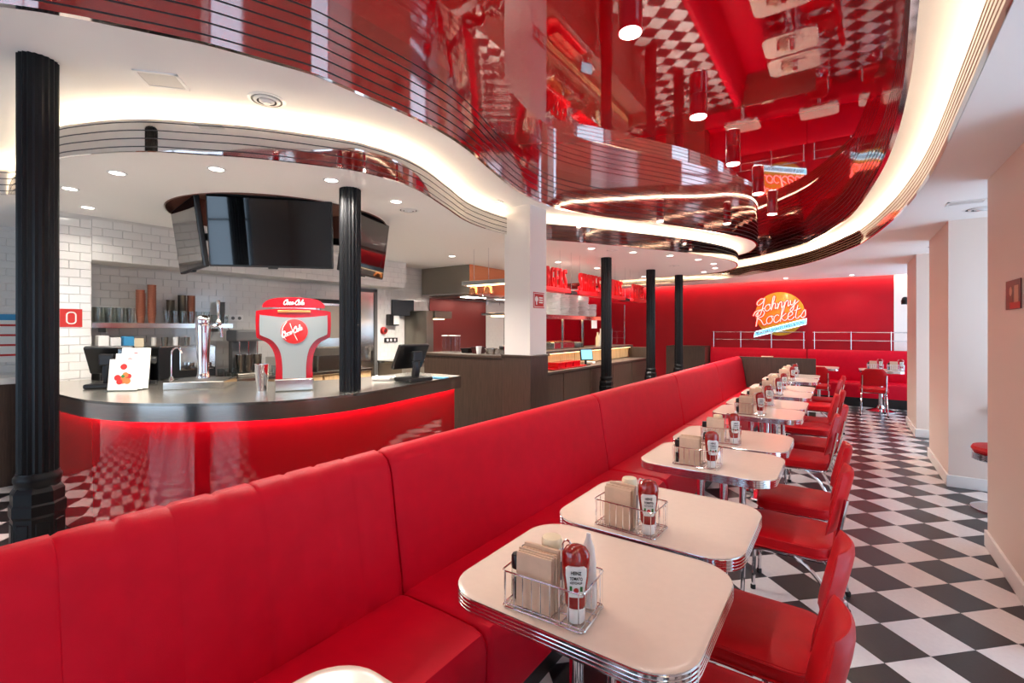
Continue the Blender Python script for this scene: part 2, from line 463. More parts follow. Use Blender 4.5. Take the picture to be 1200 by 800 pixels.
for i, (sc, px, wf, rz) in enumerate(tl):
    if i < 300:
        o = obj('wall_tile', me_t, None, wl, px, rz); o.scale = (1, wf, 1)
    else:
        w2 = TW * wf / 2 - .0015; h2 = TH / 2 - .0015
        if rz == 0: box(rest, px[0] - .006, px[0] + .006, px[1] - w2, px[1] + w2, px[2] - h2, px[2] + h2)
        else: box(rest, px[0] - w2, px[0] + w2, px[1] - .006, px[1] + .006, px[2] - h2, px[2] + h2)
o = obj('wall_tiles', rest, 'wall_tile', wl); o['kind'] = 'stuff'
# red steel splash panel behind the cooking line
bm = B(); box(bm, -6.0, -5.993, 6.0, 7.6, .955, 2.03, .002)
tag(obj('splash_panel', bm, 'maroon_steel'), 'brushed maroon steel splash panel under the kitchen hood', 'panel')
# right: piers and glazed bays
piers = [(-4.5, -1.0), (.15, 1.55), (3.1, 4.55), (6.07, 7.33), (8.57, 9.75)]  # first pier closes an unseen bay to darken the big screen's reflection
for i, (a, b) in enumerate(piers):
    bm = B(); box(bm, .80, X_R + .05, a, b, 0, Z_SOF)
    pr = struct('wall_pier_%d' % (i + 1), bm, 'beige', label='plastered pier between the windows, %s from the camera side' % ORD[i], cat='pier')
    bm = B(); box(bm, .785, X_R, a - .014, b + .014, 0, .11, .003)
    struct('baseboard_pier_%d' % (i + 1), bm, 'paint', label='white baseboard around the %s window pier' % ORD[i], cat='baseboard')
def window(i, x, a, b, z0, z1, axis='y', label=''):
    bm = B(); f = .05
    def bx(p, q, r, s):
        if axis == 'y': box(bm, x - .03, x + .03, p, q, r, s, .004)
        else: box(bm, p, q, x - .03, x + .03, r, s, .004)
    bx(a, a + f, z0, z1); bx(b - f, b, z0, z1); bx(a, b, z0, z0 + f); bx(a, b, z1 - f, z1)
    bx(a, b, z0 + (z1 - z0) * .72, z0 + (z1 - z0) * .72 + .04)
    if b - a > 1.6:
        n = int((b - a) / 1.3)
        for k in range(1, n + 1): c = a + (b - a) * k / (n + 1); bx(c - .025, c + .025, z0, z1)
    wo = struct('window_%d' % i, bm, 'groove', label=label, cat='window')
    bm = B()
    if axis == 'y': box(bm, x - .004, x + .004, a + .01, b - .01, z0 + .01, z1 - .01)
    else: box(bm, a + .01, b - .01, x - .004, x + .004, z0 + .01, z1 - .01)
    obj('glass_pane', bm, 'pane', wo)
    l = bpy.data.lights.new('daylight_portal', 'AREA'); l.shape = 'RECTANGLE'; l.size = b - a; l.size_y = z1 - z0
    l.cycles.is_portal = True
    o = bpy.data.objects.new('daylight_portal', l); COL.objects.link(o)
    if axis == 'y': o.location = (x + .06, (a + b) / 2, (z0 + z1) / 2); o.rotation_euler = (PI / 2, 0, PI / 2)
    else: o.location = ((a + b) / 2, x - .06, (z0 + z1) / 2); o.rotation_euler = (PI / 2, 0, 0)
bays = [(-1.0, .15), (1.55, 3.1), (4.55, 6.07), (7.33, 8.57), (9.75, 11.75)]
for i, (a, b) in enumerate(bays):
    window(i + 1, X_R + .02, a, b, .08, 2.45, 'y', 'tall shopfront window bay, %s from the camera side' % ORD[i])
    bm = B(); box(bm, X_R - .03, X_R + .07, a, b, 0, .08); box(bm, X_R - .03, X_R + .07, a, b, 2.45, Z_SOF + .01)
    struct('wall_right_%d' % (i + 1), bm, 'paint', label='plaster sill and lintel of the %s window bay' % ORD[i], cat='wall')
bm = B(); box(bm, -7.5, X_R + .1, Y_N - .1, Y_N, 0, .3); box(bm, -7.5, X_R + .1, Y_N - .1, Y_N, 2.6, Z_RED + .1)
box(bm, -7.5, -5.2, Y_N - .1, Y_N, .3, 2.6); box(bm, -.1, X_R + .1, Y_N - .1, Y_N, .3, 2.6); box(bm, -2.3, -1.9, Y_N - .1, Y_N, .3, 2.6)  # unseen right part kept solid so the big screen reflects dark there
struct('wall_front', bm, 'paint', label='street wall behind the camera', cat='wall')
window(6, Y_N - .03, -5.2, -2.3, .3, 2.6, 'x', 'wide street window behind the camera, left')
window(7, Y_N - .03, -1.9, -.1, .3, 2.6, 'x', 'unseen street window behind the camera, right, narrowed for the screen reflection')

# ---- white square pillar with wood-clad base at the kitchen corner
bm = B(); box(bm, -3.03, -2.70, 4.17, 4.50, 1.2, Z_MID + .03)
pil = struct('wall_pillar', bm, 'paint', label='white square pillar at the corner of the kitchen counter', cat='pillar')
bm = B(); box(bm, -3.045, -2.685, 4.155, 4.515, 0, 1.2, .004)
obj('wood_cladding', bm, 'wood', pil)
bm = B(); box(bm, -3.06, -2.67, 4.14, 4.53, 1.195, 1.215, .003); obj('wood_cap', bm, 'wood', pil)
s_ = thing('fire_hose_sign', 'small red and white sign on the white pillar', 'sign', (-2.698, 4.34, 1.80))
bm = B(); box(bm, 0, .004, -.11, .11, -.085, .085, .002); obj('sign_plate', bm, 'print_red', s_)
for (y0_, y1_, z0_, z1_) in ((-.1, .1, .068, .074), (-.1, .1, -.074, -.068), (-.1, -.094, -.07, .07), (.094, .1, -.07, .07)):
    bm = B(); box(bm, .004, .006, y0_, y1_, z0_, z1_); obj('border_line', bm, 'paper', s_)
bm = B(); lathe(bm, [(.03, 0), (.03, .003)], seg=16); bmesh.ops.rotate(bm, verts=bm.verts, cent=(0, 0, 0), matrix=Matrix.Rotation(PI / 2, 3, 'Y'))
bmesh.ops.translate(bm, verts=bm.verts, vec=(.004, -.05, .01)); box(bm, .004, .007, -.06, -.04, -.05, -.01); obj('pictogram', bm, 'paper', s_)
bm = B(); [box(bm, .004, .007, .0, .075, z, z + .014) for z in (.02, -.005, -.03)]; obj('text_lines', bm, 'paper', s_)
s_.location = (-2.6845 - .015, 4.34, 1.80)

# ================================================================== OBJECTS
# ---- fluted cast-iron columns
def column(x, y, ztop, zbot, label, base=True):
    t = thing('iron_column', label, 'column', (x, y, zbot), 0, 'fluted black iron columns')
    R0 = .076; n = 20; L = []
    prof = []
    for k in range(n * 4):
        a = 2 * PI * k / (n * 4); rr = R0 - (.007 if k % 4 == 2 else (.004 if k % 4 in (1, 3) else 0))
        prof.append((rr * math.cos(a), rr * math.sin(a)))
    bm = B(); z0 = .80 if base else 0
    loft(bm, [[(px, py, z0) for px, py in prof], [(px, py, ztop - zbot) for px, py in prof]])
    obj('shaft', bm, 'iron', t)
    if base:
        bm = B(); lathe(bm, [(.082, .74), (.082, .76), (.088, .77), (.088, .79), (.080, .80), (.078, .81)], seg=32); obj('collar', bm, 'iron', t, smooth=True)
        bm = B(); lathe(bm, [(.098, 0), (.098, .60), (.104, .615), (.104, .66), (.098, .67), (.098, .72), (.090, .735), (.083, .745)], seg=8)
        bmesh.ops.rotate(bm, verts=bm.verts, cent=(0, 0, 0), matrix=Matrix.Rotation(PI / 8, 3, 'Z')); obj('plinth', bm, 'iron', t)
        for k in range(8):
            a = 2 * PI * k / 8
            for za, zb in ((.05, .3), (.34, .58)):
                bm = B(); box(bm, .088, .0945, -.025, .025, za, zb, .003); o = obj('plinth_panel', bm, 'iron', t, rotz=a)
    return t
column(-3.20, .56, Z_MID, 0, 'fluted black iron column in front at far left, tallest in view')
column(-2.98, 2.17, Z_SOF, 1.042, 'fluted black iron column rising from the steel bar counter', False)
column(-2.84, 6.42, Z_SOF, 0, 'fluted black iron column in front of the pass counter, nearest the white pillar')
column(-2.785, 8.18, Z_SOF, 0, 'fluted black iron column at the far end of the pass counter')
column(-2.62, 9.30, Z_SOF, 0, 'fluted black iron column furthest back, before the dark wood panel')

# ---- bar counter
RIM = crom([(-5.55, .90), (-4.9, .88), (-4.47, .89), (-4.01, .92), (-3.64, 1.02), (-3.38, 1.17), (-3.17, 1.33), (-3.0, 1.51), (-2.89, 1.72), (-2.83, 2.0), (-2.85, 2.37),
            (-2.95, 2.92), (-3.05, 3.48)], 6)
INNER = crom([(-3.72, 3.48), (-3.70, 2.9), (-3.75, 2.55), (-3.92, 2.28), (-4.25, 2.05), (-4.7, 1.80), (-5.05, 1.50), (-5.3, 1.34), (-5.55, 1.30)], 5)
bar = thing('bar_counter', 'curved bar counter with steel top and glossy red front', 'counter', (-3.8, 1.6, 0))
def P_(o, root): o.location = -Vector(root.location); return o
topo = [(p.x, p.y) for p in RIM] + [(p.x, p.y) for p in INNER]
bm = B(); prism(bm, topo, 1.022, 1.04); P_(obj('steel_top', bm, 'steel_top', bar), bar)
bm = B(); ribbon(bm, RIM, .924, 1.039, -.02); P_(obj('steel_rim', bm, 'steel', bar, smooth=True), bar)
ap = offset(RIM, -.075)
bm = B(); ribbon(bm, ap, .07, 1.02, -.03); P_(obj('red_front', bm, 'red_lacquer', bar, smooth=True), bar)
bm = B(); ribbon(bm, offset(RIM, -.12), 0, .07, -.03); P_(obj('toe_kick', bm, 'black', bar, smooth=True), bar)
bm = B(); ribbon(bm, offset(RIM, -.045), .94, .948, -.02); P_(obj('light_strip', bm, 'led_counter', bar), bar)
bm = B(); ribbon(bm, offset(INNER, -.04), 0, 1.02, -.02); P_(obj('inner_panel', bm, 'steel_dark', bar, smooth=True), bar)
bm = B(); box(bm, -3.68, -3.13, 3.44, 3.46, 0, 1.02); P_(obj('end_panel', bm, 'red_lacquer', bar), bar)

# ---- banquette row down the middle of the room
def banquette(y0, y1, label, channels=()):
    t = thing('banquette', label, 'bench', (-1.3, (y0 + y1) / 2, 0), 0, 'sections of the long red banquette')
    yc = (y0 + y1) / 2; g = .004
    prof = [(-1.425, .40), (-1.43, .50), (-1.462, .70), (-1.497, .90), (-1.507, .945), (-1.525, .978), (-1.555, .997), (-1.585, 1.0), (-1.612, .985), (-1.622, .95), (-1.622, .14)]
    ys = [y0 + g, y0 + g + .004, y0 + g + .018]
    n = 24
    ys += [y0 + .03 + (y1 - y0 - .06) * k / n for k in range(n + 1)]
    for c in channels: ys += [c - .014, c, c + .014]
    ys += [y1 - g - .018, y1 - g - .004, y1 - g]
    ys = sorted(set(round(v, 4) for v in ys)); L = []
    for y in ys:
        e = min(y - y0, y1 - y) - g
        sh = 0.0
        if e < .02: sh = .012 * (1 - max(e, 0) / .02) ** 2
        for c in channels:
            if abs(y - c) < .003: sh = max(sh, .006)
        loop = []
        for (x, z) in prof:
            ci = (-1.54, .6); dx, dz = x - ci[0], z - ci[1]; l = math.hypot(dx, dz)
            loop.append((x - dx / l * sh + 1.3, y - yc, z - dz / l * sh))
        L.append(loop)
    bm = B(); loft(bm, L); obj('backrest', bm, 'red_vinyl', t, smooth=True)
    prof = [(-1.50, .13), (-1.50, .44), (-1.40, .462), (-1.20, .465), (-1.06, .462), (-1.02, .45), (-1.003, .42), (-1.0, .38), (-1.01, .15), (-1.02, .13)]
    L = []
    for y in ys:
        e = min(y - y0, y1 - y) - g; sh = .012 * (1 - max(e, 0) / .02) ** 2 if e < .02 else 0
        L.append([(x + 1.3 - (sh if x > -1.1 else 0), y - yc, z - (sh if z > .4 else 0)) for x, z in prof])
    bm = B(); loft(bm, L); obj('seat', bm, 'red_vinyl', t, smooth=True)
    bm = B(); box(bm, -1.61 + 1.3, -1.06 + 1.3, y0 - yc + .005, y1 - yc - .005, 0, .135); obj('plinth', bm, 'black', t)
    bm = B(); box(bm, -1.63 + 1.3, -1.622 + 1.3, y0 - yc + .004, y1 - yc - .004, .02, .93); obj('back_board', bm, 'wood', t)
    return t
chs = [.298 - .1165 * k for k in range(9)] + [.415, .537, .655, .77, .884, .998, 1.12]
for k in range(5):
    lab = ['nearest section of the long red vinyl banquette, with faint vertical channel stitching', 'second red vinyl banquette section from the camera, behind the nearest full tables',
           'middle section of the long red vinyl banquette', 'fourth red vinyl banquette section from the camera', 'furthest red vinyl banquette section, ending at the dark wood partition'][k]
    banquette(-.70 + 1.99 * k, 1.29 + 1.99 * k, lab, chs if k == 0 else ())
bm = B(); box(bm, -1.62, -.40, 9.27, 9.31, 0, .995, .003)
tag(obj('wood_partition', bm, 'wood'), 'low dark wood partition closing the end of the banquette', 'partition')
bm = B(); box(bm, -1.20, -1.02, 9.265, 9.315, .995, 1.015, .005); tag(obj('card_holder', bm, 'napkin'), 'small beige holder lying on top of the low wood partition', 'holder')

# ---- tables
def make_table(label):
    t = thing('diner_table', label, 'table', (0, 0, 0), 0, 'white tables along the banquette')
    W_, D_, r = .70, .598, .12
    bm = B(); L = []
    for dd, z in ((.004, .7465), (.0, .7475), (.0, .749), (.003, .75), (.02, .7502)): L.append([(p.x, p.y, z) for p in rrect(W_ - .004 - 2 * dd, D_ - .004 - 2 * dd, r - dd, 8)])
    loft(bm, L); obj('laminate_top', bm, 'laminate', t, smooth=True)
    bm = B(); L = []; zz = .705
    L.append([(p.x, p.y, zz) for p in rrect(W_ - .02, D_ - .02, r - .01, 8)])
    for k in range(4):
        for dd, z in ((.003, 0), (0, .0025), (0, .0075), (.003, .0095)):
            L.append([(p.x, p.y, .705 + k * .0104 + z) for p in rrect(W_ - 2 * dd, D_ - 2 * dd, r - dd, 8)])
    L.append([(p.x, p.y, .7475) for p in rrect(W_ - .004, D_ - .004, r - .002, 8)])
    loft(bm, L); obj('ribbed_edge', bm, 'chrome', t, smooth=True)
    bm = B(); box(bm, -.2, .2, -.04, .04, .695, .706); obj('top_bracket', bm, 'steel_dark', t)
    for sx in (-1, 1):
        bm = B(); lathe(bm, [(.022, .03), (.022, .696)], sx * .062, 0, 16); obj('tube_leg', bm, 'chrome', t, smooth=True)
    bm = B(); box(bm, -.11, .08, -.035, .035, .006, .03, .008); obj('foot_bar', bm, 'chrome', t)
    bm = B(); box(bm, -.04, .04, -.22, .22, .006, .03, .008); obj('foot_bar', bm, 'chrome', t)
    for fx, fy in ((-.09, 0), (.06, 0), (0, -.2), (0, .2)):
        bm = B(); lathe(bm, [(.02, 0), (.02, .008)], fx, fy, 12); obj('glide_foot', bm, 'rubber', t)
    return t
TX = -.61
ty = [.38, 1.31, 1.935, 2.90, 3.54, 4.77, 5.38, 6.26, 6.88, 8.06, 8.72]
tlab = ['white laminate table corner at the bottom edge of the picture, cut off', 'front white laminate table with chrome ribbed edge, nearest fully seen',
        'white laminate table pushed against the front table', 'white laminate table, third from the front, past a gap with red seat showing',
        'white laminate table, fourth from the front, touching the third', 'white laminate table, fifth from the front', 'white laminate table, sixth from the front, touching the fifth',
        'white laminate table, seventh from the front', 'white laminate table, eighth from the front, touching the seventh', 'white laminate table, second before the wood partition',
        'white laminate table furthest along the banquette, beside the wood partition']
tables = []
t0 = make_table(tlab[0]); t0.location = (TX, ty[0], 0); tables.append(t0)
for k in range(1, len(ty)): tables.append(dup(t0, (TX - .006 * k, ty[k], 0), 0, tlab[k]))

# ---- condiment caddies and what stands in them (positions are along the table: x across, y along the row)
def wire(bm, pts, r=.0016, closed=False): tube(bm, pts, r, 5, closed)
def make_caddy(label):
    t = thing('wire_caddy', label, 'caddy', (0, 0, 0), 0, 'wire condiment caddies')
    hx, hy, hz = .118, .072, .098
    bm = B()
    for z, r in ((hz, .0024), (.004, .002)): wire(bm, [(p.x, p.y, z) for p in rrect(2 * hx, 2 * hy, .012, 3)], r, True)
    obj('rim_wire', bm, 'chrome', t, smooth=True)
    bm = B()
    for k in range(9):
        x = -hx + .012 + k * (2 * hx - .024) / 8
        wire(bm, [(x, -hy, hz), (x, -hy, .004), (x, hy, .004), (x, hy, hz)])
    for k in range(4):
        y = -hy + .014 + k * (2 * hy - .028) / 3
        wire(bm, [(-hx, y, hz), (-hx, y, .004), (hx, y, .004), (hx, y, hz)])
    obj('basket_wires', bm, 'chrome', t, smooth=True)
    bm = B(); hp = [(.035, .0, .004), (.035, 0, .15)]
    pts = [(.028, 0, .004), (.028, 0, .16)] + [(.042 + .014 * math.cos(a), 0, .168 + .02 * math.sin(a)) for a in [PI - k * PI / 6 for k in range(7)]] + [(.056, 0, .16), (.056, 0, .004)]
    wire(bm, pts, .0028); obj('handle_loop', bm, 'chrome', t, smooth=True)
    return t
def make_napkins(label, folded=False):
    t = thing('napkin_stack', label, 'napkins', (0, 0, 0), 0, 'napkins in the caddies'); rnd = random.Random(3)
    n = 7
    for k in range(n):
        y = -.046 + k * .0083; hh = .145 + rnd.uniform(-.006, .006); dx = rnd.uniform(-.003, .003)
        bm = B(); L = []
        pts = [(-.052, 0), (-.02, .001), (.02, -.001), (.052, 0)]
        for z in (0, hh * .5, hh - .004, hh):
            e = .002 if z == hh else .0036
            lo = [(px + dx, y - e + py + (.004 * (z / hh) ** 2), z) for px, py in pts] + [(px + dx, y + e + py + (.004 * (z / hh) ** 2), z) for px, py in pts[::-1]]
            L.append(lo)
        loft(bm, L); obj('napkin', bm, 'napkin', t, smooth=True)
    return t
TXT_H = text_mesh('HEINZ', .026, .0085, .0008, bold=.02); TXT_T = text_mesh('TOMATO', .032, .008, .0008, bold=.02); TXT_K = text_mesh('KETCHUP', .03, .006, .0008)
def make_ketchup(label):
    t = thing('ketchup_bottle', label, 'bottle', (0, 0, 0), 0, 'ketchup bottles')
    bm = B(); lathe(bm, [(.021, 0), (.0225, .003), (.0225, .03), (.02, .034)], seg=18); obj('cap', bm, 'white_plastic', t, smooth=True)
    bm = B(); L = []
    for s, z in ((.019, .034), (.023, .045), (.0235, .06), (.025, .09), (.0285, .12), (.0305, .15), (.029, .172), (.021, .186), (.009, .192)):
        L.append([(s * 1.2 * math.cos(2 * PI * k / 18), s * .8 * math.sin(2 * PI * k / 18), z) for k in range(18)])
    loft(bm, L); obj('squeeze_body', bm, 'ketchup', t, smooth=True)
    bm = B(); L = []
    for z, wd in ((.068, .017), (.075, .020), (.10, .023), (.125, .026), (.14, .026), (.146, .020)):
        rr = .029 + .0 * z
        L.append([(wd, -.0215 - (z - .07) * .045, z), (wd * .5, -.0235 - (z - .07) * .05, z), (-wd * .5, -.0235 - (z - .07) * .05, z), (-wd, -.0215 - (z - .07) * .045, z),
                  (-wd, -.012, z), (wd, -.012, z)])
    loft(bm, L); lb = obj('label_panel', bm, 'paper', t)
    for me_, z in ((TXT_H, .131), (TXT_T, .117), (TXT_K, .106)):
        o = obj('label_text', me_, 'black', lb, (0, -.0248 - (z - .07) * .05, z), rot=(PI / 2, 0, 0))
    bm = B(); lathe(bm, [(.005, 0), (.0065, .002), (.005, .003)], seg=10); obj('tomato_print', bm, 'print_red', lb, (0, -.0235, .087), rot=(PI / 2, 0, 0), smooth=True)
    bm = B(); box(bm, -.016, -.010, -.0262, -.0245, .085, .097); box(bm, .010, .016, -.0262, -.0245, .085, .097); obj('leaf_print', bm, 'green', lb)
    return t
def make_mayo(label):
    t = thing('mayonnaise_bottle', label, 'bottle', (0, 0, 0), 0, 'mayonnaise bottles')
    bm = B(); lathe(bm, [(.024, 0), (.026, .004), (.028, .06), (.03, .11), (.028, .135), (.025, .14)], seg=18); obj('bottle_body', bm, 'white_plastic', t, smooth=True)
    bm = B(); lathe(bm, [(.0286, .05), (.0305, .085), (.0312, .10), (.0309, .102)], seg=18, cap=False); obj('label_panel', bm, 'label_dark', t, smooth=True)
    bm = B(); lathe(bm, [(.028, .138), (.029, .142), (.029, .156), (.026, .163), (.012, .166)], seg=18); obj('lid', bm, 'cream', t, smooth=True)
    return t
def make_sweet(label):
    t = thing('sauce_bottle', label, 'bottle', (0, 0, 0), 0, 'white sauce bottles with blue drop')
    bm = B(); L = []
    for s, z in ((.02, 0), (.022, .01), (.022, .06), (.021, .12), (.016, .16), (.008, .18), (.006, .195)):
        L.append([(s * math.cos(2 * PI * k / 16), s * .65 * math.sin(2 * PI * k / 16), z) for k in range(16)])
    loft(bm, L); obj('bottle_body', bm, 'white_plastic', t, smooth=True)
    bm = B(); L = []
    pts = [(0, .15), (.006, .125), (.009, .105), (.006, .088), (0, .083), (-.006, .088), (-.009, .105), (-.006, .125)]
    a = [(x, -.0155, z) for x, z in pts]; b = [(x, -.011, z) for x, z in pts]; loft(bm, [a, b]); obj('drop_print', bm, 'label_blue', t)
    return t
def make_shaker(label, nm):
    t = thing(nm, label, 'shaker', (0, 0, 0), 0, 'salt and pepper shakers')
    bm = B(); lathe(bm, [(.015, 0), (.017, .003), (.016, .06), (.014, .085)], seg=12)
    obj('glass_body', bm, 'clear', t, smooth=True)
    bm = B(); lathe(bm, [(.0125, .003), (.0135, .05), (.0125, .052)], seg=12); obj('contents', bm, 'black' if nm == 'pepper_shaker' else 'brown', t, smooth=True)
    bm = B(); lathe(bm, [(.0155, .085), (.0165, .09), (.0165, .118), (.013, .123)], seg=12); obj('cap', bm, 'black', t, smooth=True)
    return t
where = ['', 'on the front table', 'on the second table', 'on the third table from the front', 'on the fourth table from the front', 'on the fifth table from the front',
         'on the sixth table from the front', 'on the seventh table from the front', 'on the eighth table from the front', 'on the ninth table, second from the wood partition',
         'on the last table by the wood partition']
protos = {}
def put(key, maker, label, loc, rz, *a):
    if key not in protos:
        o = maker(label, *a); o.location = loc; o.rotation_euler = (0, 0, rz); protos[key] = o; return o
    return dup(protos[key], loc, rz, label)
cad_rot = {1: .06, 2: -.05, 3: .04, 4: .12, 5: .0, 6: -.08, 7: .05, 8: 0, 9: .1, 10: -.05}
for k in range(1, 11):
    cx, cy = TX - .006 * k - .04, ty[k] - .175
    if k == 2: cx, cy = TX - .055, ty[k] - .205
    if k == 1: cx, cy = TX - .035, ty[k] - .20
    ra = cad_rot[k]; z = .7505; wh = where[k]
    def at(dx, dy, dz=.0065): return (cx + dx * math.cos(ra) - dy * math.sin(ra), cy + dx * math.sin(ra) + dy * math.cos(ra), z + dz)
    put('caddy', make_caddy, 'chrome wire condiment caddy ' + wh, at(0, 0, 0), ra)
    put('nap', make_napkins, 'upright bundle of kraft paper napkins ' + wh, at(-.031, -.006), ra)
    put('ket', make_ketchup, 'upside-down red ketchup bottle ' + wh, at(.080, -.03), ra + .45)
    put('mayo', make_mayo, 'mayonnaise bottle with cream lid ' + wh, at(-.022, .037), ra) if k not in (3, 5, 7) else None
    if k in (1, 4, 6, 10): put('sw', make_sweet, 'white sauce bottle with blue drop ' + wh, at(.085, .042), ra)
    put('pep', make_shaker, 'black-capped pepper shaker ' + wh, at(-.097, -.025), ra, 'pepper_shaker') if k != 2 else None
    if k in (1, 3, 5, 9): put('salt', make_shaker, 'black-capped spice shaker behind the pepper ' + wh, at(-.097, .025), ra, 'spice_shaker')

# ---- chairs (face -x, towards the tables)
def make_chair(label):
    t = thing('diner_chair', label, 'chair', (0, 0, 0), 0, 'red vinyl diner chairs')
    bm = B(); pad(bm, .41, .40, .085, .398, .462, .016, 0, 0, .012); obj('seat', bm, 'red_vinyl_chair', t, smooth=True)
    bm = B()
    for z in (.408, .452): tube(bm, [(p.x, p.y, z) for p in rrect(.412, .402, .085, 6)], .0035, 6, True)
    obj('piping', bm, 'red_vinyl_chair', t, smooth=True)
    # backrest: curved upholstered pad leaning back
    bm = B(); L = []; lean = .23
    nu = 14
    rows = [(.00, .0), (.012, .55), (.03, .85), (.06, 1), (.15, 1), (.24, 1), (.27, .9), (.288, .6), (.298, .0)]
    for zz, th in rows:
        hw = .19 - (.075 * max(0, (zz - .16) / .138) ** 2 if zz > .16 else 0) - (.03 * max(0, (.05 - zz) / .05) ** 2 if zz < .05 else 0)
        x0 = .205 + zz * lean; lo = []
        for s in range(nu + 1):
            u = -1 + 2 * s / nu; bow = -.030 * u * u; e = max(.12, (1 - abs(u) ** 6))
            lo.append((x0 + bow - .024 * (.15 + .85 * th) * e, u * hw, .512 + zz))
        for s in range(nu + 1):
            u = 1 - 2 * s / nu; bow = -.030 * u * u; e = max(.12, (1 - abs(u) ** 6))
            lo.append((x0 + bow + .020 * (.15 + .85 * th) * e, u * hw, .512 + zz))
        L.append(lo)
    loft(bm, L); obj('backrest', bm, 'red_vinyl_chair', t, smooth=True)
    for s in (-1, 1):
        y = s * .165
        bm = B(); tube(bm, crom([(-.20, y * .8, .385), (-.05, y, .385), (.14, y, .385), (.19, y, .40), (.212, y, .46), (.232, y, .56), (.258, y, .70)], 4), .0105, 8)
        obj('side_rail', bm, 'chrome', t, smooth=True)
        bm = B(); tube(bm, crom([(.05, y * 1.04, .383), (.15, y * 1.06, .30), (.22, y * 1.1, .15), (.255, y * 1.14, .012)], 4), .0105, 8); lg = obj('leg', bm, 'chrome', t, smooth=True)
        bm = B(); lathe(bm, [(.014, 0), (.014, .02), (.011, .025)], .256, y * 1.14, 10); obj('foot_cap', bm, 'rubber', lg, smooth=True)
        bm = B(); tube(bm, crom([(.02, y * 1.04, .383), (-.13, y, .375), (-.175, y * .98, .32), (-.185, y * 1.0, .15), (-.19, y * 1.02, .012)], 4), .0105, 8); lg = obj('leg', bm, 'chrome', t, smooth=True)
        bm = B(); lathe(bm, [(.014, 0), (.014, .02), (.011, .025)], -.19, y * 1.02, 10); obj('foot_cap', bm, 'rubber', lg, smooth=True)
    bm = B(); tube(bm, [(-.19, -.135, .385), (-.19, .135, .385)], .0095, 8); tube(bm, [(.1, -.165, .383), (.1, .165, .383)], .0095, 8); obj('cross_bar', bm, 'chrome', t, smooth=True)
    return t
cpos = [(-.29, .56, .0), (-.265, 1.37, .02), (-.29, 1.95, -.02), (-.28, 2.95, -.02), (-.28, 3.52, .03), (-.34, 4.64, .0), (-.29, 5.25, -.03), (-.36, 6.05, .04), (-.31, 6.48, 0), (-.34, 7.80, -.04), (-.31, 8.45, .02)]
clab = ['red vinyl chair at the table cut off by the bottom edge', 'red vinyl chair at the front table, backrest at the bottom edge', 'red vinyl chair at the second table, backrest just behind the front one',
        'red vinyl chair at the third table from the front', 'red vinyl chair at the fourth table from the front', 'red vinyl chair at the fifth table from the front', 'red vinyl chair at the sixth table from the front',
        'red vinyl chair at the seventh table from the front', 'red vinyl chair at the eighth table from the front', 'red vinyl chair at the table second from the wood partition', 'red vinyl chair at the table beside the wood partition']
ch0 = make_chair(clab[1]); ch0.location = (*cpos[1][:2], 0); ch0.rotation_euler = (0, 0, cpos[1][2])
for k in range(2, 11): dup(ch0, (cpos[k][0] + .03, cpos[k][1] - .08, 0), cpos[k][2], clab[k])

# ---- screens hung in a round brown ceiling recess above the bar
CX, CY = -4.34, 2.44
rc = thing('ceiling_recess', 'round brown ceiling recess above the bar holding the screens', 'recess', (CX, CY, Z_SOF))
bm = B(); lathe(bm, [(.918, -.006), (.918, .26), (.95, .26), (.95, .06), (.925, -.006)], seg=64, cap=False); obj('recess_wall', bm, 'brown', rc, smooth=True)
bm = B(); lathe(bm, [(.93, .25), (.93, .27)], seg=64); obj('recess_top', bm, 'brown', rc, smooth=True)
bm = B(); lathe(bm, [(.08, -.3), (.08, .25)], seg=20); obj('center_pole', bm, 'black', rc, smooth=True)
def tv(mid, ang, w_, label, h_=.56, tilt=.13, zc=2.265):
    ang = math.radians(ang)
    t = thing('television', label, 'television', (mid[0], mid[1], zc), ang, 'screens hung above the bar')
    t.rotation_euler = (tilt, 0, ang)
    bm = B(); box(bm, -w_ / 2, w_ / 2, -.02, .02, -h_ / 2, h_ / 2, .006); obj('housing', bm, 'black', t)
    bm = B(); box(bm, -w_ / 2 + .012, w_ / 2 - .012, -.0235, -.0205, -h_ / 2 + .016, h_ / 2 - .012); obj('screen', bm, 'black_gloss', t)
    bm = B(); box(bm, -.035, .035, -.02, .01, -h_ / 2 - .012, -h_ / 2 + .004, .004); obj('sensor_bump', bm, 'black', t)
    bm = B(); box(bm, -.03, .03, .015, .45, -.03, .03, .004); obj('wall_arm', bm, 'black', t)
tv((-3.75, 2.00), 47, .92, 'large black screen facing the camera above the bar')
tv((-4.52, 1.705), -9, .80, 'black screen angled to the left of the large one above the bar')
tv((-3.62, 2.80), 115, .80, 'black screen partly hidden behind the counter column, reflecting red')

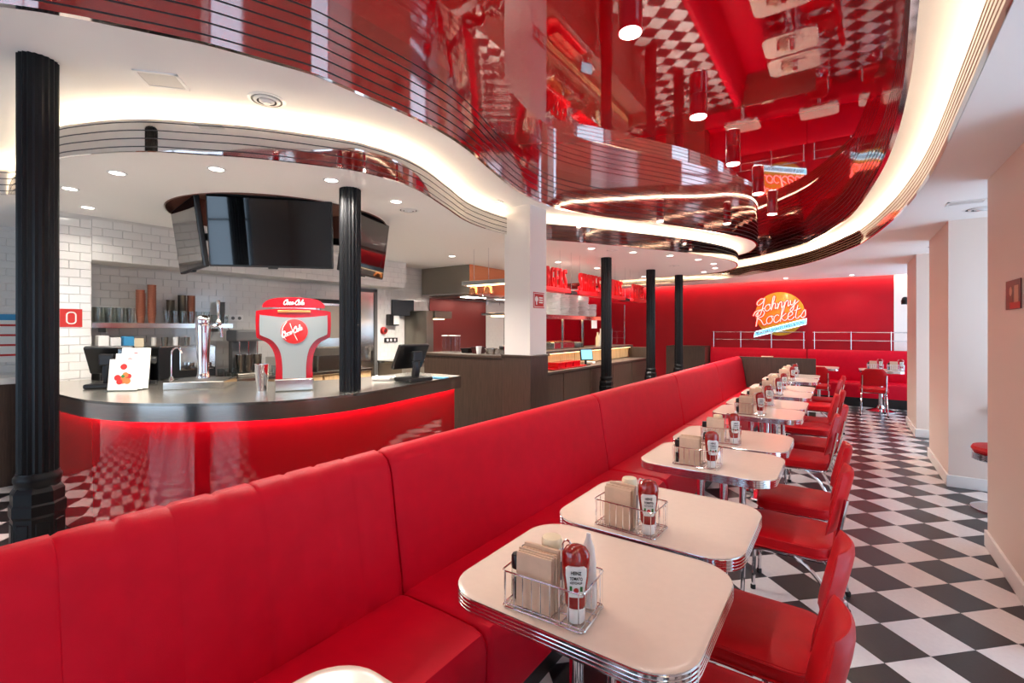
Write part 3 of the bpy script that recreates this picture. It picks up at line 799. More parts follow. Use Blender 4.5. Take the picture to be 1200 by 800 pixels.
# ---- stroke lettering (script) used for neon and logos
G = {  # glyphs: list of strokes in a box one unit high; advance at the end
 'J': ([[(.55, 1.0), (.35, 1.05), (.1, .9), (.05, .7), (.2, .6), (.45, .75), (.6, 1.05), (.5, .5), (.35, -.1), (.15, -.3), (0, -.15), (.2, .1), (.65, .3)]], .62),
 'o': ([[(.3, .5), (.12, .45), (.02, .25), (.12, .03), (.3, .05), (.4, .25), (.3, .5), (.45, .42)]], .45),
 'h': ([[(0, .1), (.2, .7), (.25, 1.0), (.15, 1.0), (.08, .5), (.03, 0), (.15, .4), (.28, .5), (.33, .35), (.32, .05), (.48, .15)]], .45),
 'n': ([[(.02, .45), (.06, .3), (.04, 0), (.15, .4), (.28, .5), (.33, .35), (.32, .05), (.48, .15)]], .45),
 'y': ([[(.02, .45), (.05, .15), (.2, .1), (.35, .45), (.32, .1), (.2, -.35), (.02, -.3), (.2, -.05), (.6, .3)]], .5),
 'R': ([[(.15, .95), (.12, .5), (.05, 0)], [(-.15, .75), (.0, 1.0), (.35, 1.05), (.55, .85), (.45, .6), (.15, .5), (.35, .35), (.55, 0), (.75, .1)]], .68),
 'c': ([[(.33, .42), (.2, .5), (.05, .35), (.05, .1), (.2, 0), (.42, .15)]], .4),
 'k': ([[(0, .1), (.2, .75), (.24, 1.0), (.14, .95), (.08, .5), (.03, 0)], [(.36, .48), (.1, .25), (.3, .02), (.48, .15)]], .44),
 'e': ([[(.03, .2), (.28, .3), (.3, .45), (.15, .5), (.04, .3), (.08, .05), (.25, 0), (.42, .15)]], .4),
 't': ([[(.2, .85), (.12, .4), (.1, .08), (.22, .02), (.38, .15)], [(0, .55), (.36, .62)]], .36),
 's': ([[(.02, .1), (.25, .48), (.3, .25), (.28, .05), (.12, 0), (.04, .1)]], .4),
 'C': ([[(.62, .8), (.5, 1.0), (.25, .9), (.05, .55), (.08, .15), (.3, -.02), (.55, .15)], [(.62, .8), (.5, .62), (.42, .8)]], .55),
 'a': ([[(.32, .45), (.15, .5), (.03, .25), (.1, .03), (.25, .1), (.35, .45), (.33, .1), (.46, .1)]], .44),
 'l': ([[(.0, .1), (.2, .7), (.22, 1.0), (.12, .95), (.08, .4), (.12, .05), (.26, .12)]], .25),
 '-': ([[(.02, .28), (.22, .32)]], .26)}
def script(word, width, r, depth_axis_y=True, flat=1.0, seg=6, skew=0.0):
    """tubes in the x-z plane, centred on x, baseline z = 0"""
    x = 0; strokes = []
    for chn in word:
        st, adv = G[chn]
        for s in st: strokes.append([(x + p[0] + skew * p[1], p[1]) for p in s])
        x += adv
    sc = width / x; bm = B()
    for s in strokes:
        pts = crom([((p[0] - x / 2) * sc, 0.0, p[1] * sc) for p in s], 4)
        tube(bm, pts, r, seg)
    return bm, sc
# ---- neon sign on the back wall
ns = thing('neon_sign', 'round gold neon sign with pink script lettering and blue banner', 'sign', (-1.17, 11.80, 1.81))
bm = B(); lathe(bm, [(.45, 0), (.47, .008), (.47, .05), (.46, .055)], seg=64); obj('gold_disc', bm, 'gold', ns, rot=(PI / 2, 0, 0), smooth=True)
tl_ = math.radians(12)
for wd, wid, zz, xx, inn in (('Johnny', .80, .10, -.06, 0), ('Rockets', 1.00, -.17, .02, 0)):
    bm, sc = script(wd, wid, .011, skew=.25); o = obj('neon_word', bm, 'neon_pink', ns, (xx, -.085, zz), rot=(0, -tl_, 0), smooth=True)
    bm, sc = script(wd, wid, .026, skew=.25); o = obj('letter_backing', bm, 'print_red', ns, (xx, -.06, zz), rot=(0, -tl_, 0), smooth=True); o.scale = (1, .35, 1)
ban = [(-.53, -.055), (.50, -.055), (.54, .055), (-.48, .055)]
bm = B(); a = [(x, -.07, z) for x, z in ban]; b = [(x, -.05, z) for x, z in ban]; loft(bm, [a, b]); bn = obj('banner', bm, 'neon_blue', ns, (.0, -.005, -.31), rot=(0, -math.radians(16), 0))
bm = B(); tube(bm, [(x, -.078, z) for x, z in ban], .007, 6, True); obj('neon_outline', bm, 'neon_white', bn, smooth=True)
obj('banner_text', text_mesh('BURGERS SHAKES FRIES & FUN', .92, .062, .004), 'label_dark', bn, (0, -.073, 0), rot=(PI / 2, 0, 0))

# ---- back wall bench, its chrome rail, side panel
def back_bench(x0, x1, label):
    t = thing('back_bench', label, 'bench', ((x0 + x1) / 2, 11.5, 0), 0, 'red benches against the back wall'); hw = (x1 - x0) / 2
    def ext(prof, nm, m_, sm=True):
        L = []
        for u, sh in ((-hw + .004, .01), (-hw + .012, .003), (-hw + .03, 0), (hw - .03, 0), (hw - .012, .003), (hw - .004, .01)):
            L.append([(u, y - 11.5 + (sh if y < 11.5 else -sh), z - (sh if z > .3 else 0)) for y, z in prof])
        bm = B(); loft(bm, L); obj(nm, bm, m_, t, smooth=sm)
    ext([(11.58, .42), (11.62, .90), (11.635, 1.03), (11.67, 1.065), (11.72, 1.06), (11.74, 1.02), (11.74, .14)], 'backrest', 'red_vinyl')
    ext([(11.68, .18), (11.68, .44), (11.55, .46), (11.26, .46), (11.22, .44), (11.20, .40), (11.20, .18)], 'seat', 'red_vinyl')
    bm = B(); box(bm, -hw + .005, hw - .005, -.23, .23, 0, .18); obj('plinth', bm, 'black', t)
back_bench(-2.56, -.66, 'red vinyl bench against the back wall under the neon sign')
back_bench(-.65, 1.45, 'red vinyl bench at the right end of the back wall')
def rail(xs, label):
    t = thing('bench_rail', label, 'rail', ((xs[0] + xs[-1]) / 2, 11.69, 1.06), 0, 'chrome rails over the back bench'); c = (xs[0] + xs[-1]) / 2
    for x in xs:
        bm = B(); lathe(bm, [(.011, .008), (.011, .37)], x - c, 0, 10); obj('post', bm, 'chrome', t, smooth=True)
    for z in (.19, .355):
        bm = B(); tube(bm, [(xs[0] - c - .03, 0, z), (xs[-1] - c + .03, 0, z)], .010, 8); obj('rail_bar', bm, 'chrome', t, smooth=True)
rail([-2.50, -1.93, -1.32, -.72], 'two-bar chrome rail above the back bench, left of the gap')
rail([-.53, .09, .72, 1.35], 'two-bar chrome rail above the back bench, right of the gap')
bm = B(); box(bm, -3.45, -2.58, 11.20, 11.75, 0, 1.09, .004); tag(obj('side_cabinet', bm, 'wood'), 'dark wood low cabinet left of the back bench', 'cabinet')

# far tables with bell pedestals, their chair and condiments
def far_table(x, y, label):
    t = thing('pedestal_table', label, 'table', (x, y, 0), 0, 'pedestal tables at the back bench')
    bm = B(); L = []
    for dd, z in ((0, .7475), (0, .749), (.003, .75), (.02, .7502)): L.append([(p.x, p.y, z) for p in rrect(.64 - 2 * dd, .58 - 2 * dd, .1 - dd, 6)])
    loft(bm, L); obj('laminate_top', bm, 'laminate', t, smooth=True)
    bm = B(); L = []
    for k in range(4):
        for dd, z in ((.003, 0), (0, .0025), (0, .0075), (.003, .0095)): L.append([(p.x, p.y, .705 + k * .0104 + z) for p in rrect(.645 - 2 * dd, .585 - 2 * dd, .1 - dd, 6)])
    loft(bm, L); obj('ribbed_edge', bm, 'chrome', t, smooth=True)
    bm = B(); lathe(bm, [(.035, .1), (.035, .69), (.08, .705)], seg=18); obj('pedestal_column', bm, 'chrome', t, smooth=True)
    bm = B(); lathe(bm, [(.22, 0), (.22, .012), (.16, .03), (.07, .06), (.045, .11)], seg=28); obj('bell_base', bm, 'chrome', t, smooth=True)
far_table(.52, 10.84, 'white pedestal table at the back bench with a chair in front')
far_table(-.42, 10.92, 'white pedestal table at the back bench, half hidden by the wood partition')
far_table(-1.75, 10.84, 'white pedestal table at the back bench behind the banquette end')
dup(ch0, (.40, 10.38, 0), -PI / 2, 'red vinyl chair seen from behind at the back bench table')
dup(ch0, (-.42, 10.40, 0), -PI / 2, 'red vinyl chair at the half-hidden back bench table')
for k, dx in enumerate((-.12, .17)):
    wh = 'on the back bench table, ' + ('left' if k == 0 else 'right')
    c0 = (.56 + dx, 10.82, .7505)
    dup(protos['caddy'], c0, 0, 'chrome wire condiment caddy ' + wh)
    dup(protos['nap'], (c0[0] - .031, c0[1] - .006, .757), 0, 'upright bundle of kraft paper napkins ' + wh)
    dup(protos['ket'], (c0[0] + .080, c0[1] - .03, .757), 0, 'upside-down red ketchup bottle ' + wh)
    dup(protos['pep'], (c0[0] - .096, c0[1] - .025, .757), 0, 'black-capped pepper shaker ' + wh)
    dup(protos['salt'], (c0[0] - .096, c0[1] + .025, .757), 0, 'black-capped spice shaker behind the pepper ' + wh)

# ---- window bay: ledge, stool, photo on the pier
ld = thing('window_ledge', 'dark window ledge counter behind the near pier', 'ledge', (1.33, 5.31, .74))
bm = B(); box(bm, -.27, .27, -.745, .745, 0, .045, .012, 2); obj('ledge_top', bm, 'black', ld)
bm = B(); box(bm, -.272, -.262, -.74, .74, -.03, .04, .004); obj('ledge_edge', bm, 'chrome', ld)
for y in (-.6, .6):
    bm = B(); box(bm, -.15, .28, y - .02, y + .02, -.08, 0, .004); obj('bracket', bm, 'black', ld)
st = thing('bar_stool', 'low red-topped chrome stool half hidden behind the near pier', 'stool', (1.06, 5.5, 0))
bm = B(); lathe(bm, [(.15, .47), (.185, .475), (.195, .495), (.185, .52), (.12, .53)], seg=32); obj('seat_pad', bm, 'red_vinyl_chair', st, smooth=True)
bm = B(); pr_ = [(.17, .405)]
for k in range(4): pr_ += [(.183, .408 + k * .016), (.19, .412 + k * .016), (.19, .417 + k * .016), (.183, .421 + k * .016)]
lathe(bm, pr_ + [(.17, .475)], seg=32); obj('ribbed_ring', bm, 'chrome', st, smooth=True)
bm = B(); lathe(bm, [(.03, .05), (.03, .41)], seg=16); obj('post', bm, 'steel_dark', st, smooth=True)
bm = B(); lathe(bm, [(.2, 0), (.2, .01), (.15, .03), (.05, .045), (.035, .09)], seg=32); obj('base_disc', bm, 'chrome', st, smooth=True)
ph = thing('wall_photo', 'small dark photo print on the near pier', 'photo', (.798, 3.92, 1.695), 0)
bm = B(); box(bm, -.004, 0, -.15, .15, -.085, .085, .001); obj('print', bm, 'photo_dark', ph)
bm = B(); lathe(bm, [(.028, 0), (.028, .0015)], seg=14); obj('figure', bm, 'photo_skin', ph, (-.004, .04, .02), rot=(0, -PI / 2, 0))
bm = B(); lathe(bm, [(.036, 0), (.036, .0012)], seg=14); o = obj('figure', bm, 'sepia', ph, (-.004, .045, -.025), rot=(0, -PI / 2, 0))
bm = B(); box(bm, -.0055, -.004, -.11, -.03, -.05, .05); obj('light_patch', bm, 'photo_skin', ph)
bm = B(); box(bm, -.0055, -.004, -.14, .06, -.082, -.045); obj('red_patch', bm, 'print_red', ph)
w2 = obj('wall_lamp', lathe(B(), [(.05, -.06), (.055, 0), (.04, .05), (.02, .07)], seg=14), 'black', None, (.84, 10.6, 1.97), smooth=True)
tag(w2, 'small black loudspeaker on the wall beside the back window', 'speaker')

# ---- downlights
def downlight(x, y, z, label, watts=SPOT * 4.5):
    t = thing('downlight', label, 'light', (x, y, z), 0, 'recessed spots in the canopy')
    bm = B(); lathe(bm, [(.042, -.004), (.055, -.005), (.056, 0), (.042, .0)], seg=24, cap=False); obj('trim_ring', bm, 'white_plastic', t, smooth=True)
    bm = B(); lathe(bm, [(.041, -.002), (.041, .004)], seg=24); obj('lens', bm, 'lamp_white', t)
    spot(t, (0, 0, -.02), watts)
dls = [(-3.92, 1.06), (-4.64, .98), (-5.24, 1.22), (-3.30, 1.40), (-2.90, 1.96), (-2.96, 2.59), (-4.18, 3.40), (-4.56, 5.01), (-2.66, 5.55), (-2.34, 6.16),
       (-2.02, 6.74), (-1.79, 7.36), (-1.71, 7.99), (-1.81, 8.57), (-2.10, 9.04), (-3.27, 9.18), (-3.63, 6.40), (-3.45, 7.42)]
dlw = ['at the canopy edge beside the front column', 'left of the front cluster over the bar', 'closest to the tiled pier', 'between the front column and the screens', 'just left of the counter column, near the rim',
       'right of the counter column, near the rim', 'beside the right-hand screen', 'in front of the kitchen hood', 'nearest the white pillar on its right', 'second along the curved rim from the white pillar',
       'third along the curved rim from the white pillar', 'fourth along the curved rim from the white pillar', 'at the tip of the canopy', 'just behind the canopy tip', 'second behind the canopy tip',
       'above the far end of the pass counter', 'above the hanging signs near the white pillar', 'above the hanging signs near the columns']
dlf = {1: .6, 2: .10, 0: .7, 8: .6, 9: .6, 10: .6, 11: .6, 12: .5, 13: .5, 14: .5, 6: 1.6, 7: 2.4, 16: 1.6, 17: 1.6}
for k, ((x, y), wh) in enumerate(zip(dls, dlw)): downlight(x, y, Z_SOF, 'recessed round spot ' + wh, SPOT * 6.3 * dlf.get(k, 1.0))
for k, (x, y) in enumerate([(.1, 11.2), (-1.0, 11.15)]): downlight(x, y, Z_SOF, 'recessed round spot above the back bench, ' + ('right' if k == 0 else 'left'), SPOT * 1.6)
rdl = [(-.93, 2.41), (-.89, 3.66), (-.875, 4.90), (-.83, 6.15), (-.82, 7.36), (-.93, 1.15), (-.93, -.1)]
for k, (x, y) in enumerate(rdl):
    wh = ['nearest in view', 'second in the row', 'third in the row', 'fourth in the row', 'furthest in the row', 'above the front table, out of view', 'over the camera'][k]
    t = thing('cylinder_lamp', 'red cylinder lamp under the red ceiling, ' + wh, 'light', (x, y, 3.06), 0, 'cylinder lamps under the red ceiling')
    bm = B(); lathe(bm, [(.06, 0), (.0635, 0), (.0635, .156), (.06, .156)], seg=28); obj('housing', bm, 'red_lacquer', t, smooth=True)
    bm = B(); lathe(bm, [(.057, -.004), (.057, .0)], seg=28); obj('lens', bm, 'lamp_white', t)
    spot(t, (0, 0, -.03), SPOT * 1.15, 2.2)

# ---- ceiling vents
def round_vent(x, y, z, label, r=.10, m_='white_plastic'):
    t = thing('round_vent', label, 'vent', (x, y, z), 0, 'round ceiling vents')
    for k in range(3):
        ra = r * (1 - .3 * k)
        bm = B(); lathe(bm, [(ra - .018, -.004 - .006 * k), (ra, -.002 - .004 * k), (ra, 0), (ra - .018, 0)], seg=32, cap=False); obj('cone_ring', bm, m_, t, smooth=True)
    bm = B(); lathe(bm, [(r * .86, -.0006), (r * .86, -.0001)], seg=32); obj('dark_gap', bm, 'groove', t)
    bm = B(); lathe(bm, [(r * .2, -.022), (r * .22, -.015), (r * .2, -.002)], seg=20); obj('center_disc', bm, m_, t, smooth=True)
round_vent(-2.70, 1.41, Z_MID, 'round white ceiling vent above the bar, near the red fascia')
for (x, y), lab in (((-3.09, 2.84), 'round vent in the canopy right of the counter column'), ((-2.49, 5.83), 'round vent in the canopy right of the white pillar'), ((-2.28, 7.84), 'round vent near the canopy tip'),
                    ((.95, 5.62), 'oval-looking round vent in the ceiling at the near window bay'), ((.95, 7.9), 'round vent in the ceiling at the far window bay')):
    round_vent(x, y, Z_SOF, lab, .12 if x > 0 else .09)
def square_vent(x, y, z, wx, wy, rz, label):
    t = thing('square_vent', label, 'vent', (x, y, z), rz)
    bm = B()
    for a, b, c, d in ((-wx, wx, -wy, -wy + .014), (-wx, wx, wy - .014, wy), (-wx, -wx + .014, -wy, wy), (wx - .014, wx, -wy, wy)): box(bm, a, b, c, d, -.006, 0)
    obj('frame', bm, 'white_plastic', t)
    bm = B(); box(bm, -wx + .014, wx - .014, -wy + .014, wy - .014, -.003, 0); obj('grille', bm, 'grille', t)
square_vent(-2.93, .98, Z_MID, .10, .085, math.radians(50), 'square access panel in the ceiling near the front column')
square_vent(.80, 5.25, Z_SOF, .12, .07, 0, 'square vent in the ceiling at the near window bay')
square_vent(-2.93, 3.9, Z_MID, .05, .05, 0, 'small square plate in the lit ceiling before the white pillar')

# ================================================================== ON THE BAR
ZC = 1.041
CAMROT = math.radians(60)
# soda dispenser
def soda():
    t = thing('soda_dispenser', 'red and silver soda dispenser with a round logo on the bar', 'dispenser', (-3.36, 1.96, ZC), CAMROT)
    half = [(.125, .09), (.122, .20), (.138, .29), (.175, .35), (.228, .382), (.248, .41), (.25, .56), (.235, .585), (.12, .60), (0, .605)]
    def outline(s, lst): return [(x * s[0], z) for x, z in lst] + [(-x * s[0], z) for x, z in lst[::-1][1:]]
    sm = [tuple(v)[:2] for v in crom(half, 4)]
    full = sm + [(-x, z) for x, z in sm[::-1][1:]]
    bm = B(); loft(bm, [[(x, -.06, z) for x, z in full], [(x, .07, z) for x, z in full]]); obj('red_frame', bm, 'red_gloss', t)
    half2 = [(.078, .092), (.08, .20), (.098, .30), (.145, .37), (.21, .405), (.225, .425), (.225, .545), (.21, .552), (.1, .54), (0, .536)]
    sm = [tuple(v)[:2] for v in crom(half2, 4)]; full = sm + [(-x, z) for x, z in sm[::-1][1:]]
    bm = B(); loft(bm, [[(x, -.068, z) for x, z in full], [(x, -.055, z) for x, z in full]]); obj('silver_front', bm, 'logo_silver', t)
    bm = B(); box(bm, -.11, .11, -.066, -.05, .572, .59, .003); obj('amber_strip', bm, 'print_orange', t)
    bm = B(); lathe(bm, [(.088, 0), (.09, .003), (.086, .006)], seg=40); dsc = obj('logo_disc', bm, 'logo_red', t, (0, -.068, .435), rot=(PI / 2, 0, 0), smooth=True)
    bm = B(); tube(bm, crom([(-.05, 0, .07), (-.075, 0, .03), (-.08, 0, -.02), (-.055, 0, -.06)], 5), .003, 5); tube(bm, crom([(-.03, 0, .06), (-.01, 0, .0), (.02, 0, -.065)], 5), .0025, 5)
    obj('logo_swoosh', bm, 'paper', t, (0, -.076, .435))
    bm, _ = script('Coca-Cola', .15, .0042, skew=.35); o = obj('logo_lettering', bm, 'paper', t, (-.012, -.077, .418), rot=(0, -math.radians(24), 0), smooth=True)
    crown = [(.21, .61), (.205, .635), (.17, .665), (.10, .682), (0, .688)]
    sm = [tuple(v)[:2] for v in crom(crown, 4)]; full = sm + [(-x, z) for x, z in sm[::-1][1:]]
    bm = B(); loft(bm, [[(x, -.035, z) for x, z in full], [(x, .03, z) for x, z in full]]); obj('crown', bm, 'red_gloss', t)
    bm, _ = script('Coca-Cola', .14, .0034, skew=.3); obj('crown_lettering', bm, 'paper', t, (-.005, -.038, .632), smooth=True)
    bm = B(); box(bm, -.15, .15, -.03, .03, .595, .615, .003); obj('neck', bm, 'steel', t)
    bm = B(); box(bm, -.13, .13, -.085, .10, 0, .09, .008); obj('steel_base', bm, 'steel', t)
soda()
# beer tap on its drip tray
tr = thing('drip_tray', 'low stainless steel drip tray under the beer tap', 'tray', (-4.16, 1.66, ZC), math.radians(52))
bm = B(); box(bm, -.20, .20, -.19, .19, 0, .055, .004); obj('tray_body', bm, 'steel', tr)
bm = B(); box(bm, -.17, .17, -.16, .16, .0545, .057); obj('drain_plate', bm, 'steel_dark', tr)
bt = thing('beer_tap', 'tall polished chrome beer tap tower with lever', 'beer tap', (-4.24, 1.70, ZC + .057), CAMROT)
bm = B(); lathe(bm, [(.05, 0), (.05, .012), (.044, .03), (.04, .06), (.046, .20), (.052, .36), (.055, .42), (.05, .445)], seg=28); obj('tower', bm, 'chrome', bt, smooth=True)
bm = B(); lathe(bm, [(.05, .44), (.053, .46), (.048, .485), (.03, .503), (.01, .51)], seg=28); obj('dome', bm, 'chrome', bt, smooth=True)
bm = B(); tube(bm, [(.02, 0, .42), (.11, -.01, .42), (.125, -.012, .40), (.13, -.012, .33)], [.018, .016, .015, .012], 10); obj('spout', bm, 'chrome', bt, smooth=True)
bm = B(); lathe(bm, [(.018, .42), (.026, .44), (.02, .46), (.008, .48), (.011, .56), (.015, .62), (.012, .63)], .105, -.01, 14); obj('lever', bm, 'steel', bt, smooth=True)
ft = thing('water_faucet', 'thin steel rinse faucet beside the beer tap', 'faucet', (-4.36, 1.52, ZC), CAMROT)
bm = B(); lathe(bm, [(.03, 0), (.03, .02), (.018, .06), (.01, .08)], seg=16); obj('base', bm, 'steel', ft, smooth=True)
bm = B(); tube(bm, crom([(0, 0, .06), (0, 0, .24), (.012, 0, .29), (.045, 0, .30), (.07, 0, .26)], 5), .006, 8); obj('spout_pipe', bm, 'chrome', ft, smooth=True)
sh = obj('shaker_cup', lathe(B(), [(.036, 0), (.037, .005), (.05, .19), (.053, .195), (.048, .193), (.034, .012)], seg=24), 'chrome', None, (-3.52, 1.80, ZC), smooth=True)
tag(sh, 'polished steel milkshake cup left of the soda dispenser', 'cup')
# leaflets in a holder
mh = thing('leaflet_holder', 'clear stepped stand for leaflets on the bar', 'holder', (-4.36, 1.235, ZC), CAMROT - .25)
bm = B(); box(bm, -.10, .10, -.085, .085, 0, .006, .002); obj('foot', bm, 'clear', mh)
bm = B(); box(bm, -.10, .10, .075, .079, 0, .30, .001); obj('back_plate', bm, 'clear', mh)
for k in range(3):
    lf = thing('menu_leaflet', 'white leaflet with burger print on the bar, %s of three' % ['front', 'middle', 'rear'][k], 'leaflet', (0, 0, 0), 0, 'leaflets on the bar')
    off = Vector((.012 * k, -.05 + .045 * k, 0)); off.rotate(Matrix.Rotation(CAMROT - .25, 3, 'Z')); lf.location = Vector((-4.36, 1.235, ZC + .0065)) + off
    lf.rotation_euler = (-.14, 0, CAMROT - .25); hh = .225 + .04 * k
    bm = B(); box(bm, -.095, .095, -.006, .006, 0, hh, .001); obj('paper_sheet', bm, 'paper', lf)
    bm = B(); lathe(bm, [(.022, 0), (.022, .001)], seg=16); obj('logo_print', bm, 'print_red', lf, (0, -.006, hh - .055), rot=(PI / 2, 0, 0))
    if k == 0:
        for q, (dx, dz, rr, m_) in enumerate(((0, .075, .03, 'print_orange'), (-.035, .09, .022, 'print_red'), (.035, .1, .02, 'print_red'), (.015, .11, .02, 'print_orange'), (-.02, .06, .02, 'print_red'), (.03, .065, .022, 'print_orange'), (0, .1, .012, 'green'))):
            bm = B(); lathe(bm, [(rr, 0), (rr, .001 + .0003 * q)], seg=12); obj('burger_print', bm, m_, lf, (dx, -.006, dz), rot=(PI / 2, 0, 0))
# tills
def till(loc, rz, label, scanner=False):
    t = thing('till_terminal', label, 'till', loc, rz, 'black till terminals on the bar')
    bm = B(); box(bm, -.13, .13, -.10, .12, 0, .035, .012, 2); obj('foot', bm, 'black', t)
    bm = B(); tube(bm, [(0, .03, .03), (0, .05, .12), (0, .03, .2)], .035, 8); obj('neck', bm, 'black', t, smooth=True)
    bm = B(); box(bm, -.16, .16, -.02, .015, -.12, .12, .01, 2); s = obj('display', bm, 'black', t, (0, -.03, .21), rot=(-.5, 0, 0))
    bm = B(); box(bm, -.145, .145, -.022, -.0195, -.105, .105); obj('screen', bm, 'black_gloss', s)
    bm = B(); box(bm, -.05, .05, .03, .08, .17, .26, .012, 2); obj('card_reader', bm, 'black', t)
    if scanner:
        bm = B(); tube(bm, [(-.2, .02, .03), (-.2, .02, .16), (-.23, -.02, .21), (-.28, -.05, .20)], [.03, .028, .03, .035], 10); obj('scanner_gun', bm, 'black', t, smooth=True)
        bm = B(); box(bm, -.27, .05, -.14, -.10, 0, .03, .01, 2); obj('scanner_mat', bm, 'black', t)
till((-4.70, 1.23, ZC), math.radians(235), 'black till terminal with hand scanner at the left end of the bar', True)
till((-3.10, 2.90, ZC), math.radians(-95), 'black till terminal seen from its back at the right end of the bar')
bm = B(); pad(bm, .2, .12, .04, 0, .045, .015); o = obj('cleaning_cloth', bm, 'paper', None, (-3.34, 2.78, ZC), .5, smooth=True); tag(o, 'crumpled white cloth beside the right till on the bar', 'cloth')
for v in o.data.vertices: v.co.z *= .6 + .5 * abs(math.sin(v.co.x * 50) * math.cos(v.co.y * 60))
bm = B(); box(bm, -.08, .08, -.05, .05, 0, .01, .002); tag(obj('blue_card', bm, 'print_blue', None, (-3.06, 3.18, ZC), .3), 'flat blue card on the right end of the bar', 'card')

# ================================================================== BACK BAR
bb = thing('back_counter', 'back bar worktop with dark and wooden cupboards in the niche', 'counter', (-5.7, 2.8, 0))
bm = B(); box(bm, -.295, .30, -1.45, 1.50, .91, .95, .004); obj('worktop', bm, 'steel', bb)
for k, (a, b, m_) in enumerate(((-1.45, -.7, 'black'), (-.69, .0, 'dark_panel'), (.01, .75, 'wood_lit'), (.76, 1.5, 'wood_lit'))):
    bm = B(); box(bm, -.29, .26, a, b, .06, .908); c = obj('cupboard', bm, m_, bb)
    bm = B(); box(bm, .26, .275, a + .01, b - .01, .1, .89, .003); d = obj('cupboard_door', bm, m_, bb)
    bm = B(); tube(bm, [(.285, b - .06, .6), (.285, b - .06, .75)], .006, 6); obj('handle', bm, 'chrome', d)
bm = B(); box(bm, -.28, .22, -1.44, 1.49, 0, .06); obj('toe_kick', bm, 'black', bb)
def shelf(y0, y1, z, label, x1=-5.72):
    t = thing('wall_shelf', label, 'shelf', ((-5.998 + x1) / 2, (y0 + y1) / 2, z)); hx = (x1 + 5.998) / 2; hy = (y1 - y0) / 2
    bm = B(); box(bm, -hx, hx, -hy, hy, -.02, 0, .003); obj('board', bm, 'steel', t)
    bm = B(); box(bm, hx - .004, hx + .002, -hy, hy, -.05, .0, .001); obj('front_lip', bm, 'steel', t)
    for s in (-.8, .8):
        bm = B(); box(bm, -hx, hx * .6, s * hy - .01, s * hy + .01, -.09, -.02, .002); obj('bracket', bm, 'steel_dark', t)
shelf(1.36, 2.60, 1.55, 'steel wall shelf carrying glasses and copper cups'); ZS = 1.551
def glass_tumbler(loc, h_, r_, label, m_='clear'):
    key = ('tum', h_, r_, m_)
    if key not in protos:
        bm = B(); lathe(bm, [(r_ * .8, 0), (r_, h_), (r_ * .93, h_), (r_ * .74, .01)], seg=14); o = obj('drinking_glass', bm, m_, None, loc, smooth=True); protos[key] = o
    else:
        o = protos[key].copy(); COL.objects.link(o); o.location = loc
    return tag(o, label, 'glass', 'glasses on the back bar shelf')
for k in range(4):
    for q in range(2):
        glass_tumbler((-5.80 - .1 * q, 1.42 + .085 * k, ZS), .15, .038, 'clear tumbler at the left end of the shelf, %s, %s row' % (ORD[k], ['front', 'rear'][q]))
for k in range(6):
    glass_tumbler((-5.79, 1.98 + .075 * k, ZS), .13, .034, 'clear tumbler in the middle of the shelf, %s from the left' % ORD[k])
for k in range(5):
    glass_tumbler((-5.79, 2.28 + .068 * k, ZS) if k > 2 else (-5.89, 2.335 + .066 * k, ZS), .10, .03, 'short clear glass at the right end of the shelf, %s' % ORD[k])
def cup_stack(loc, n, label, m_, r_=.038, h_=.11, step=.028, tilt=0):
    t = thing('cup_stack', label, 'cup stack', loc, 0, 'stacks of nested cups on the shelf'); t.rotation_euler = (tilt, 0, 0)
    if ('cup', m_) not in protos:
        bm = B(); lathe(bm, [(r_ * .72, 0), (r_, h_ - .004), (r_ * 1.06, h_), (r_ * .95, h_ - .002), (r_ * .66, .006)], seg=14); me_ = mesh(bm, 'cup', True); me_.materials.append(MATS[m_]); protos[('cup', m_)] = me_
    for k in range(n): obj('cup', protos[('cup', m_)], None, t, (0, 0, k * step))
cup_stack((-5.82, 1.76, ZS), 9, 'tall stack of copper-coloured cups on the shelf, leftmost', 'copper_cup')
cup_stack((-5.80, 1.85, ZS), 11, 'tallest stack of copper-coloured cups on the shelf', 'copper_cup')
cup_stack((-5.93, 1.80, ZS), 8, 'stack of copper-coloured cups behind the tallest one', 'copper_cup')
cup_stack((-5.93, 2.06, ZS), 6, 'short stack of steel cups on the shelf', 'steel_dark')
cup_stack((-5.91, 2.16, ZS), 8, 'dark steel cup stack in the middle of the shelf', 'steel_dark')
cup_stack((-5.91, 2.25, ZS), 8, 'copper cup stack in the middle of the shelf', 'copper_cup')
cup_stack((-5.90, 2.555, ZS), 6, 'stack of grey cups at the right end of the shelf', 'gray_plastic')
# machines on the back counter
ZB = .951
cm = thing('coffee_machine', 'espresso machine with steel front on the back counter', 'coffee machine', (-5.66, 2.10, ZB))
bm = B(); box(bm, -.22, .18, -.30, .22, .03, .36, .012, 2); obj('body', bm, 'black', cm)
bm = B(); box(bm, .18, .195, -.12, .21, .12, .36, .006); obj('steel_front', bm, 'steel', cm)
bm = B(); box(bm, .10, .27, -.28, .21, 0, .05, .006); obj('drip_tray', bm, 'steel_dark', cm)
for y in (-.04, .12):
    bm = B(); lathe(bm, [(.03, .13), (.034, .16), (.034, .2)], .23, y, 14); g_ = obj('brew_group', bm, 'chrome', cm, smooth=True)
    bm = B(); tube(bm, [(.25, y, .155), (.38, y, .145)], .011, 8); obj('portafilter_handle', bm, 'black', g_, smooth=True)
bm = B(); box(bm, -.2, .17, -.28, .2, .358, .37, .003); obj('cup_rail', bm, 'steel', cm)
for k in range(9):
    c = glass_tumbler((-5.78 + .11 * (k % 2), 1.86 + .052 * k, ZB + .371), .085, .024, 'small cup on top of the espresso machine, %s from the left' % ORD[k], 'steel_dark' if k % 3 else 'white_plastic')
